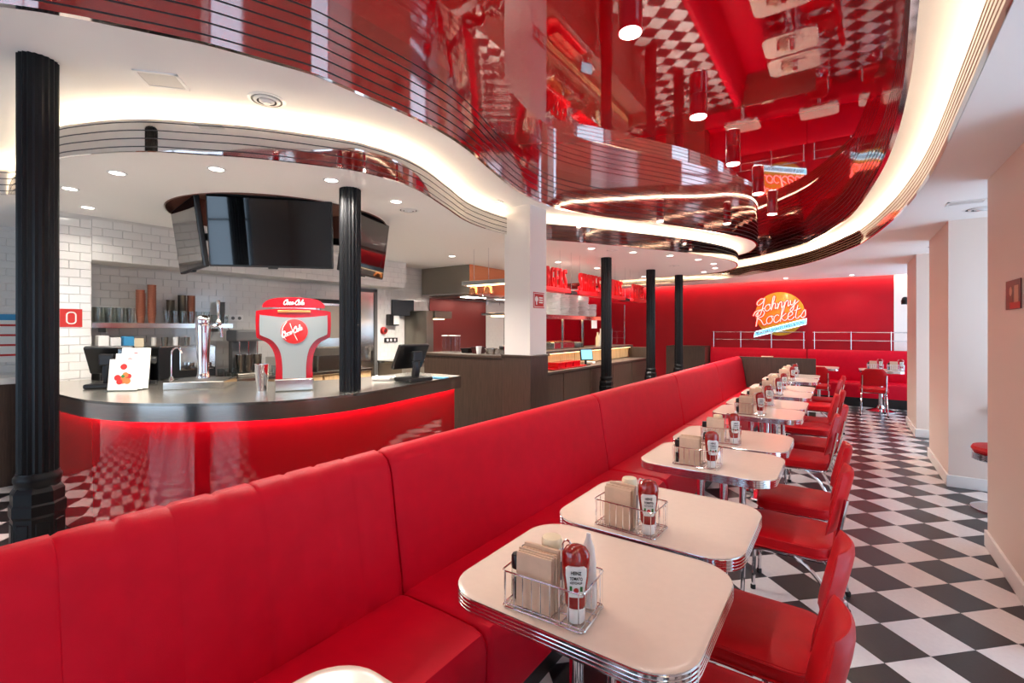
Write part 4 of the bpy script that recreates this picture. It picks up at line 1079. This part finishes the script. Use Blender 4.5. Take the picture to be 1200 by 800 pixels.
bx2 = thing('juice_machine', 'dark machine with silver frame at the left of the back counter', 'machine', (-5.68, 1.56, ZB))
bm = B(); box(bm, -.2, .17, -.19, .19, 0, .36, .01, 2); obj('body', bm, 'black', bx2)
bm = B(); box(bm, .17, .18, -.17, -.15, .02, .34); box(bm, .17, .18, .15, .17, .02, .34); box(bm, .17, .18, -.17, .17, .32, .34); obj('silver_frame', bm, 'steel', bx2)
for k, (dy, m_, hh) in enumerate(((-.14, 'paper', .12), (-.05, 'white_plastic', .10), (.05, 'print_blue', .11), (.13, 'cream', .09))):
    bm = B(); box(bm, -.05, .05, -.04, .04, 0, hh, .006); o = obj('storage_carton', bm, m_, None, (-5.66, 1.56 + dy, ZB + .361)); tag(o, '%s carton standing on the dark machine, %s from the left' % ({'paper': 'white paper', 'white_plastic': 'white plastic', 'print_blue': 'blue', 'cream': 'cream'}[m_], ORD[k]), 'carton')
gr = thing('drink_mixer', 'grey triple-spindle milkshake mixer on the back counter', 'mixer', (-5.66, 2.72, ZB))
bm = B(); box(bm, -.13, .13, -.16, .16, 0, .04, .01, 2); obj('foot', bm, 'steel_dark', gr)
bm = B(); box(bm, -.13, -.04, -.14, .14, .04, .42, .01, 2); obj('spine', bm, 'gray_plastic', gr)
bm = B(); box(bm, -.14, .12, -.165, .165, .40, .53, .02, 2); obj('motor_head', bm, 'gray_plastic', gr)
for y in (-.1, 0, .1):
    bm = B(); lathe(bm, [(.006, .17), (.006, .40)], .05, y, 8); obj('spindle', bm, 'chrome', gr)
    bm = B(); lathe(bm, [(.034, .05), (.048, .25), (.044, .25), (.03, .06)], .05, y, 16); obj('mixing_cup', bm, 'steel', gr, smooth=True)
im = thing('ice_dispenser', 'tall steel dispenser with black lid behind the soda dispenser', 'dispenser', (-5.66, 3.72, ZB))
bm = B(); box(bm, -.26, .22, -.24, .24, .30, .88, .012, 2); obj('cabinet', bm, 'steel', im)
bm = B(); box(bm, -.24, .24, -.28, .1, .88, .92, .012, 2); obj('lid', bm, 'black', im)
bm = B(); box(bm, .22, .235, -.2, .2, .42, .84, .004); obj('front_window', bm, 'dark_panel', im)
bm = B(); box(bm, -.26, .28, -.26, .26, .20, .30, .006); obj('tray_shelf', bm, 'steel_dark', im)
bm = B(); box(bm, -.24, .2, -.22, .22, 0, .2, .006); obj('stand', bm, 'steel', im)
bs = thing('steel_drawer_unit', 'small steel drawer box left of the tall dispenser', 'drawer unit', (-5.62, 3.18, ZB))
bm = B(); box(bm, -.2, .2, -.16, .2, 0, .20, .006); obj('case', bm, 'steel', bs)
for z in (.02, .11):
    bm = B(); box(bm, .2, .212, -.14, .18, z, z + .08, .003); d = obj('drawer', bm, 'steel', bs); bm = B(); tube(bm, [(.222, -.03, z + .05), (.222, .07, z + .05)], .005, 6); obj('handle', bm, 'chrome', d)
for k in range(4):
    o = glass_tumbler((-5.52, 2.97 - .085 * k if k < 1 else 2.31 + .07 * k, ZB), .11, .032, 'clear glass on the back counter, %s from the left' % ORD[3 - k])
sk = thing('wall_socket', 'white triple socket on the tiles above the mixer', 'socket', (-5.996, 2.72, 1.62))
bm = B(); box(bm, -.002, .010, -.12, .12, -.04, .04, .004); obj('plate', bm, 'white_plastic', sk)
for y in (-.075, 0, .075):
    bm = B(); lathe(bm, [(.02, 0), (.02, .003)], seg=14); obj('outlet', bm, 'gray_plastic', sk, (.010, y, 0), rot=(0, PI / 2, 0))
bm = B(); tube(bm, crom([(-5.97, 2.64, 1.62), (-5.96, 2.63, 1.55), (-5.93, 2.66, 1.47), (-5.86, 2.68, 1.40)], 5), .005, 6); tag(obj('power_cord', bm, 'black', smooth=True), 'thin black power cord hanging from the socket', 'cord')
fs = thing('extinguisher_sign', 'small red square sign on the tiled pier beside the front column', 'sign', (-5.598, 1.19, 1.59))
bm = B(); box(bm, 0, .004, -.075, .075, -.08, .08, .002); obj('plate', bm, 'print_red', fs)
bm = B(); tube(bm, [(.006, p.x, p.y) for p in rrect(.06, .1, .025, 4)], .006, 5, True); obj('pictogram', bm, 'paper', fs)
# side counter and poster at the far left edge
sc_ = thing('side_counter', 'dark wood side counter with white top at the far left edge', 'counter', (-6.68, .35, 0))
bm = B(); box(bm, -.215, .18, -.9, .95, 0, .97); obj('wood_front', bm, 'wood', sc_)
bm = B(); box(bm, -.215, .21, -.9, .97, .97, 1.03, .004); obj('white_top', bm, 'paper', sc_)
po = thing('wall_poster', 'white price poster with blue heading at the far left edge', 'poster', (-6.892, .85, 1.40))
bm = B(); box(bm, 0, .005, -.25, .25, -.24, .24, .001); obj('sheet', bm, 'paper', po)
bm = B(); box(bm, .005, .006, -.25, .25, .18, .24); obj('blue_heading', bm, 'print_blue', po)
for k in range(4):
    bm = B(); box(bm, .005, .006, -.2, .22, .12 - .1 * k, .14 - .1 * k); obj('print_line', bm, 'print_red', po)

# ================================================================== KITCHEN
bm = B()
for a, b, c, d in ((4.37, 4.43, 0, 2.1), (4.79, 4.85, 0, 2.1), (4.37, 4.85, 2.05, 2.1)): box(bm, -6.02, -5.97, a, b, c, d, .003)
dr = struct('door_1', bm, 'gray_plastic', label='grey framed service door at the end of the bar niche', cat='door')
bm = B(); box(bm, -6.008, -5.985, 4.43, 4.79, .01, 2.05, .003); obj('door_leaf', bm, 'steel', dr)
bm = B(); tube(bm, [(-5.97, 4.76, .95), (-5.97, 4.76, 1.15)], .01, 8); obj('door_handle', bm, 'chrome', dr)
kc = thing('kitchen_counter', 'dark wood kitchen counter running to the white pillar', 'counter', (-3.65, 4.36, 0))
bm = B(); box(bm, -.61, .60, -.185, .22, 0, 1.17); obj('wood_body', bm, 'wood', kc)
bm = B(); box(bm, -.63, .60, -.205, .24, 1.17, 1.2, .004); obj('top_board', bm, 'wood', kc)
lc = thing('steel_side_counter', 'low steel worktop below the small wall screen', 'counter', (-5.72, 5.06, 0))
bm = B(); box(bm, -.27, .32, -.2, .32, .96, 1.0, .004); obj('worktop', bm, 'steel', lc)
bm = B(); box(bm, -.27, .28, -.19, .31, .08, .96, .004); obj('cabinet', bm, 'dark_panel', lc)
for x in (-.2, .2):
    bm = B(); box(bm, x - .02, x + .02, -.15, .28, 0, .08); obj('foot', bm, 'black', lc)
tv2 = thing('wall_screen', 'small black order screen on the tiled kitchen wall', 'screen', (-5.93, 5.32, 1.83))
tv2.rotation_euler = (0, 0, math.radians(70))
bm = B(); box(bm, -.19, .19, -.03, .0, -.13, .13, .006); obj('housing', bm, 'black', tv2)
bm = B(); box(bm, -.178, .178, -.032, -.0295, -.117, .117); obj('screen', bm, 'black', tv2)
bm = B(); box(bm, -.03, .03, 0, .05, -.03, .03); obj('mount', bm, 'black', tv2)
pd = thing('towel_dispenser', 'black and white towel dispenser under the small screen', 'dispenser', (-5.94, 5.13, 1.63))
bm = B(); box(bm, -.055, .05, -.10, .09, -.09, .09, .008); obj('case', bm, 'black', pd)
bm = B(); box(bm, .05, .056, -.03, .085, -.07, .07, .004); obj('white_front', bm, 'white_plastic', pd)
bl = thing('fire_bell', 'round red fire bell on the tiled wall', 'fire bell', (-5.997, 4.98, 1.46)); bl.rotation_euler = (0, PI / 2, 0)
bm = B(); lathe(bm, [(.06, 0), (.06, .02), (.05, .045), (.02, .06)], seg=24); obj('gong', bm, 'print_red', bl, smooth=True)
bm = B(); lathe(bm, [(.03, .055), (.03, .064)], seg=16); obj('center_cap', bm, 'photo_dark', bl, smooth=True)
s2 = thing('socket_strip', 'black socket strip low on the tiled wall', 'socket', (-5.994, 5.12, 1.31)); bm = B(); box(bm, -.004, .02, -.12, .14, -.035, .035, .004); obj('plate', bm, 'black', s2)
for y in (-.07, .0, .08):
    bm = B(); lathe(bm, [(.022, 0), (.022, .003)], seg=12); obj('outlet', bm, 'white_plastic', s2, (.02, y, 0), rot=(0, PI / 2, 0))
kt = thing('steel_kettle', 'round steel kettle on the low steel worktop', 'kettle', (-5.56, 5.05, 1.001))
bm = B(); lathe(bm, [(.08, 0), (.09, .01), (.085, .14), (.07, .18), (.03, .2)], seg=22); obj('body', bm, 'steel', kt, smooth=True)
bm = B(); tube(bm, crom([(.08, 0, .16), (.14, 0, .17), (.15, 0, .1), (.085, 0, .04)], 4), .009, 8); obj('handle', bm, 'black', kt, smooth=True)
bm = B(); pad(bm, .24, .18, .05, 0, .08, .03); tag(obj('towel_bundle', bm, 'napkin', None, (-5.66, 5.28, 1.001), .4, smooth=True), 'folded beige towel bundle beside the kettle', 'towel')
wsn = thing('warming_station', 'steel fry warming station with lit bay', 'warmer', (-5.66, 5.70, 0))
bm = B(); box(bm, -.33, .30, -.28, .28, .0, .98, .004); obj('base_cabinet', bm, 'steel_dark', wsn)
bm = B(); box(bm, -.33, .18, -.28, -.12, .98, 1.78, .006); obj('left_cheek', bm, 'steel_dark', wsn)
bm = B(); box(bm, -.33, .22, -.12, .28, 1.66, 1.78, .006); obj('lamp_hood', bm, 'steel_dark', wsn)
bm = B(); box(bm, -.33, -.30, -.12, .28, .98, 1.66); obj('back_plate', bm, 'steel', wsn)
bm = B(); box(bm, -.2, .1, -.06, .22, 1.645, 1.658); obj('heat_lamp', bm, 'lamp_warm', wsn)
bm = B(); box(bm, -.28, .24, -.10, .26, .98, 1.06, .01); obj('fry_bin', bm, 'steel', wsn)
cl2 = thing('cooking_line', 'steel cooking range along the maroon panel', 'range', (-5.62, 6.95, 0))
bm = B(); box(bm, -.36, .34, -.95, 1.2, 0, .92, .006); obj('range_body', bm, 'steel', cl2)
bm = B(); box(bm, -.36, .36, -.95, 1.2, .92, .95, .004); obj('griddle_top', bm, 'steel_dark', cl2)
for k in range(5):
    bm = B(); lathe(bm, [(.025, 0), (.025, .03), (.02, .035)], seg=12); obj('control_knob', bm, 'black', cl2, (.34, -.7 + .4 * k, .82), rot=(0, PI / 2, 0), smooth=True)
hd = thing('extractor_hood', 'large brushed steel extractor hood with front coloured copper for warm reflected light', 'hood', (-5.44, 7.3, 2.04))
bm = B(); box(bm, -.54, .53, -1.5, 1.5, .03, .478, .003); obj('canopy_body', bm, 'dark_panel', hd)
bm = B(); box(bm, .53, .545, -1.5, 1.5, .03, .478, .002); obj('front_panel', bm, 'copper', hd)  # steel face; the copper colour paints in reflected warm kitchen light
bm = B(); box(bm, -.54, .55, -1.51, 1.5, 0, .035, .004); obj('bottom_lip', bm, 'steel', hd)
for k in range(6):
    bm = B(); box(bm, -.4, .4, -1.4 + .47 * k, -1.0 + .47 * k, -.012, .0); obj('grease_filter', bm, 'steel_dark', hd)
for k in range(3):
    bm = B(); box(bm, .12, .28, -1.25 + .9 * k, -.75 + .9 * k, -.02, -.012); obj('added_hood_light', bm, 'lamp_white', hd)  # unseen lamps, added to brighten the dark kitchen
rk = thing('ladle_rail', 'hooked steel utensil rail below the hood', 'rail', (-4.86, 7.0, 1.98))
bm = B(); tube(bm, [(0, -1.1, 0), (0, 1.1, 0)], .008, 6); obj('rail_bar', bm, 'chrome', rk)
for y in (-.9, .9):
    bm = B(); tube(bm, [(0, y, 0), (-.02, y, .065)], .006, 6); obj('rail_hook', bm, 'chrome', rk)
for k in range(4):
    bm = B(); tube(bm, [(0, -.8 + .35 * k, 0), (0, -.8 + .35 * k, -.09)], .005, 6); obj('hook', bm, 'chrome', rk)
hl = thing('heat_lamp_bar', 'hanging steel heat lamp bar before the hood', 'heat lamp', (-3.72, 4.75, 2.05))
bm = B(); box(bm, -.36, .42, -.09, .09, 0, .055, .006); obj('lamp_housing', bm, 'steel', hl)
bm = B(); box(bm, -.3, .4, -.05, .05, -.006, .0); obj('heat_element', bm, 'lamp_warm', hl)
for x in (-.22, .02):
    bm = B(); tube(bm, [(x, 0, .05), (x, 0, .47)], .004, 6); obj('suspension_wire', bm, 'chrome', hl)
    bm = B(); lathe(bm, [(.07, -.11), (.055, -.04), (.03, -.006)], x, 0, 18, cap=False); obj('shade', bm, 'copper', hl, smooth=True)
for k, x in enumerate((-4.11, -3.97)):
    t = thing('clear_container', 'clear upright container on the kitchen counter, %s' % ['left', 'right'][k], 'container', (x, 4.42, 1.201), 0, 'clear containers on the kitchen counter')
    bm = B(); box(bm, -.045, .045, -.045, .045, 0, .2, .004); obj('box_body', bm, 'clear', t)
    bm = B(); box(bm, -.048, .048, -.048, .048, .2, .21, .003); obj('lid', bm, 'white_plastic', t)
for k, (x, w_, m_, hh, lab) in enumerate(((-3.74, .13, 'black', .05, 'black flat tray'), (-3.58, .12, 'photo_dark', .07, 'dark red stacked tray'), (-3.36, .14, 'steel', .06, 'steel food pan'), (-3.18, .10, 'steel', .09, 'steel sauce pan'))):
    bm = B(); L = [[(p.x, p.y, z) for p in rrect(w_ * 2 * .5 * s, .16 * s, .02, 3)] for s, z in ((.85, 0), (1, hh), (1.06, hh), (1.06, hh + .006), (.95, hh + .004), (.8, .01))]
    loft(bm, L); tag(obj('food_pan', bm, m_, None, (x, 4.40, 1.201)), lab + ' on the kitchen counter near the pillar', 'pan', 'pans on the kitchen counter')
o = obj('paper_cup', lathe(B(), [(.025, 0), (.035, .09), (.032, .09), (.022, .006)], seg=16), 'paper', None, (-3.47, 4.27, 1.201), smooth=True); tag(o, 'small white paper cup on the kitchen counter edge', 'cup')
for k in range(3):
    bm = B(); lathe(bm, [(.03, 0), (.03, .10), (.012, .13), (.012, .16)], seg=12); tag(obj('sauce_bottle', bm, ['steel_dark', 'cream', 'black'][k], None, (-5.35, 6.3 + .22 * k, .951), smooth=True), '%s squeeze bottle on the cooking range' % ['grey', 'cream', 'black'][k], 'bottle')

# ================================================================== PASS COUNTER, right of the pillar
pc = thing('pass_counter', 'dark wood order counter with lit back panel and raised ledge', 'counter', (-3.3, 6.55, 0)); q0 = 6.55
bm = B(); box(bm, -.04, .30, 4.60 - q0, 8.6 - q0, 0, .93); obj('wood_body', bm, 'wood', pc)
for k in range(5):
    a = 4.61 + k * .80; bm = B(); box(bm, .30, .315, a - q0, a + .788 - q0, .06, .92, .003); obj('front_panel', bm, 'wood', pc)
bm = B(); box(bm, -.06, .33, 4.60 - q0, 8.62 - q0, .93, .96, .004); obj('worktop', bm, 'wood', pc)
bm = B(); box(bm, -.46, -.06, 4.62 - q0, 8.62 - q0, 0, 1.15); obj('back_body', bm, 'wood', pc)
for k in range(9):
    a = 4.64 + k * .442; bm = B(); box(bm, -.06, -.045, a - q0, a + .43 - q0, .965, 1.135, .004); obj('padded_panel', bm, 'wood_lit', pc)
bm = B(); box(bm, -.48, .02, 4.62 - q0, 8.64 - q0, 1.15, 1.19, .005); obj('ledge', bm, 'wood', pc)
bm = B(); box(bm, -.02, 0, 4.6 - q0, 8.55 - q0, 1.143, 1.15); obj('light_strip', bm, 'lamp_warm', pc)
bm = B(); box(bm, -.03, .30, 8.56 - q0, 8.62 - q0, .96, 1.15, .003); obj('end_post', bm, 'wood', pc)
tr2 = thing('serving_tray', 'flat red tray on the order counter', 'tray', (-3.15, 5.72, .961)); bm = B(); L = [[(p.x, p.y, z) for p in rrect(.24 * s, .95 * s, .03, 3)] for s, z in ((.94, 0), (1, .015), (.97, .015), (.92, .004))]
loft(bm, L); obj('tray_shell', bm, 'sign_red', tr2)
for k in range(3):
    t = thing('red_box', 'red carton on the red tray, %s from the pillar' % ORD[k], 'carton', (-3.17, 5.55 + .22 * k, .966), 0, 'red cartons on the order counter')
    bm = B(); box(bm, -.08, .08, -.10, .10, 0, .07, .005); obj('carton_body', bm, 'red_gloss', t); bm = B(); box(bm, -.083, .083, -.103, .103, .055, .078, .004); obj('carton_lid', bm, 'red_gloss', t)
tb = thing('order_tablet', 'small order screen with light blue display on the order counter', 'tablet', (-3.12, 6.34, .961), math.radians(62))
bm = B(); box(bm, -.11, .11, -.012, .012, -.085, .085, .008); s = obj('housing', bm, 'black', tb, (0, 0, .15), rot=(-.15, 0, 0))
bm = B(); box(bm, -.095, .095, -.0135, -.0115, -.07, .07); obj('display', bm, 'screen_blue', s)
bm = B(); box(bm, -.06, .06, -.03, .05, 0, .012, .003); obj('stand_foot', bm, 'black', tb); bm = B(); box(bm, -.015, .015, .005, .025, .01, .12, .003); obj('stand_neck', bm, 'black', tb)
bm = B(); lathe(bm, [(.05, 0), (.065, .1), (.06, .1), (.045, .008)], seg=18); tag(obj('straw_bucket', bm, 'paper', None, (-3.12, 5.08, .961), smooth=True), 'small white bucket on the order counter by the pillar', 'bucket')
bm = B(); box(bm, -.07, .07, -.05, .05, 0, .03, .003); tag(obj('receipt_tray', bm, 'paper', None, (-3.20, 6.62, .961)), 'small white paper stack behind the order screen', 'paper stack')
gs = thing('pass_shelf', 'steel gantry shelf over the pass counter', 'shelf', (-3.58, 6.3, 1.191))
bm = B(); box(bm, -.2, .2, -1.6, 1.36, .47, .50, .003); obj('shelf_plate', bm, 'steel', gs)
bm = B(); box(bm, .19, .203, -1.6, 1.36, .44, .50, .002); obj('front_lip', bm, 'steel', gs)
for y in (-1.55, -.1, .55, 1.3):
    bm = B(); box(bm, .13, .16, y - .015, y + .015, 0, .47); obj('post', bm, 'steel', gs)
bm = B(); box(bm, -.12, .05, -1.5, 1.3, .455, .468); obj('heat_strip', bm, 'lamp_warm', gs)
bm = B(); L = []
for s, z in ((.9, 0), (1.0, .022), (1.04, .03), (1.0, .03), (.85, .006)):
    lo = []
    for k in range(16):
        a = 2 * PI * k / 16; wv = 1 + .05 * math.sin(5 * a + 1); lo.append((.085 * s * math.cos(a) * wv, .085 * s * math.sin(a) * wv, z + .004 * math.sin(3 * a)))
    L.append(lo)
loft(bm, L); me_tray = mesh(bm, 'paper_basket', True); me_tray.materials.append(MATS['paper']); rnd = random.Random(5)
names5 = ['stack nearest the pillar', 'second stack from the pillar', 'third stack from the pillar', 'fourth stack from the pillar', 'short stack furthest from the pillar']
for si, (y, n, x) in enumerate(((6.05, 13, -3.52), (6.33, 14, -3.52), (6.61, 14, -3.51), (6.98, 12, -3.52), (7.29, 7, -3.53))):
    for k in range(n):
        o = obj('paper_basket', me_tray, None, None, (x + rnd.uniform(-.008, .008), y + rnd.uniform(-.01, .01), 1.6965 + k * .0290), rnd.uniform(0, 6)); o.scale = (1.35, 1.35, .78)
        tag(o, 'crinkled white paper food basket, %s on the gantry shelf' % names5[si], 'food basket', 'paper baskets in the ' + names5[si])
nt_ = obj('paper_note', box(B(), -.002, .002, -.10, .10, -.13, 0, 0), 'paper', None, (-3.375, 7.15, 1.628)); tag(nt_, 'white paper note hanging under the gantry shelf', 'note')
for k, (y, m_, hh) in enumerate(((7.55, 'cream', .24), (7.68, 'white_plastic', .3), (7.82, 'steel', .26), (7.93, 'black', .2))):
    bm = B(); lathe(bm, [(.035, 0), (.036, hh * .6), (.016, hh * .8), (.014, hh)], seg=14); tag(obj('sauce_bottle', bm, m_, None, (-3.50, y, 1.191), smooth=True), '%s bottle on the raised ledge by the column' % ['cream', 'white', 'steel', 'black'][k], 'bottle')
bw = thing('food_warmer', 'steel food warmer with orange glow on the raised ledge', 'warmer', (-3.58, 6.28, 1.191))
bm = B(); box(bm, -.14, .14, -.32, .30, 0, .10, .006); obj('pan_body', bm, 'steel', bw); bm = B(); box(bm, -.11, .11, -.28, .26, .099, .115, .004); obj('painted_glow_fill', bm, 'copper', bw)  # orange glow of the warmer is put into the copper fill colour
bm = B(); pad(bm, .24, .22, .05, 0, .09, .03); tag(obj('grey_bin', bm, 'gray_plastic', None, (-3.58, 6.80, 1.191), smooth=True), 'rounded grey tub next to the food warmer', 'tub')
gp = thing('glass_screen', 'clear glass screen at the far end of the raised ledge', 'glass screen', (-3.40, 8.10, 1.191))
bm = B(); box(bm, -.004, .004, -.42, .42, 0, .75); obj('glass_sheet', bm, 'clear', gp); bm = B(); box(bm, -.008, .008, -.43, .43, .75, .765); box(bm, -.008, .008, .42, .432, 0, .76); obj('edge_frame', bm, 'chrome', gp)
# hanging red letter signs
def letters(word, y0, y1, label):
    t = thing('hanging_sign', label, 'sign', (-3.0, (y0 + y1) / 2, 1.96), 0, 'hanging red menu signs'); hw = (y1 - y0) / 2
    bm = B(); box(bm, -.10, .04, -hw - .05, hw + .05, 0, .055, .006); obj('sign_rail', bm, 'sign_red', t)
    n = len(word); st_ = 2 * hw / n
    for k, c_ in enumerate(word):
        if c_ == ' ': continue
        me_ = text_mesh(c_, st_ * .66, .25, .035); obj('letter', me_, 'sign_red', t, (0, -hw + (k + .5) * st_, .055 + .125), rot=(PI / 2, 0, PI / 2))
    for s in (-.8, .8):
        bm = B(); tube(bm, [(-.06, s * hw, .05), (-.06, s * hw, .56)], .003, 5); obj('suspension_wire', bm, 'chrome', t)
letters('BURGERS', 4.78, 5.52, 'hanging red letter sign reading burgers, next to the white pillar')
letters('SHAKES DRINKS', 5.86, 7.42, 'hanging red letter sign reading shakes drinks, behind the first column')
letters('FRIES', 7.86, 8.42, 'hanging red letter sign reading fries, nearest the back wall')
for k, y in enumerate((5.70, 7.62)):
    t = thing('sign_transformer', 'small black box hanging between the red signs, %s' % ['nearer', 'further'][k], 'box', (-3.03, y, 1.955))
    bm = B(); box(bm, -.05, .05, -.09, .09, 0, .045, .004); obj('case', bm, 'black', t); bm = B(); tube(bm, [(0, 0, .04), (0, 0, .565)], .003, 5); obj('suspension_wire', bm, 'chrome', t)
sf = thing('wire_rack', 'thin wire rack standing on the ledge behind the glass screen', 'rack', (-3.60, 8.15, 1.191))
for z in (.12, .26):
    bm = B(); tube(bm, [(0, -.25, z), (0, .25, z)], .006, 6); obj('bar', bm, 'chrome', sf)
for y in (-.25, .25):
    bm = B(); tube(bm, [(0, y, 0), (0, y, .3)], .006, 6); obj('upright', bm, 'chrome', sf)
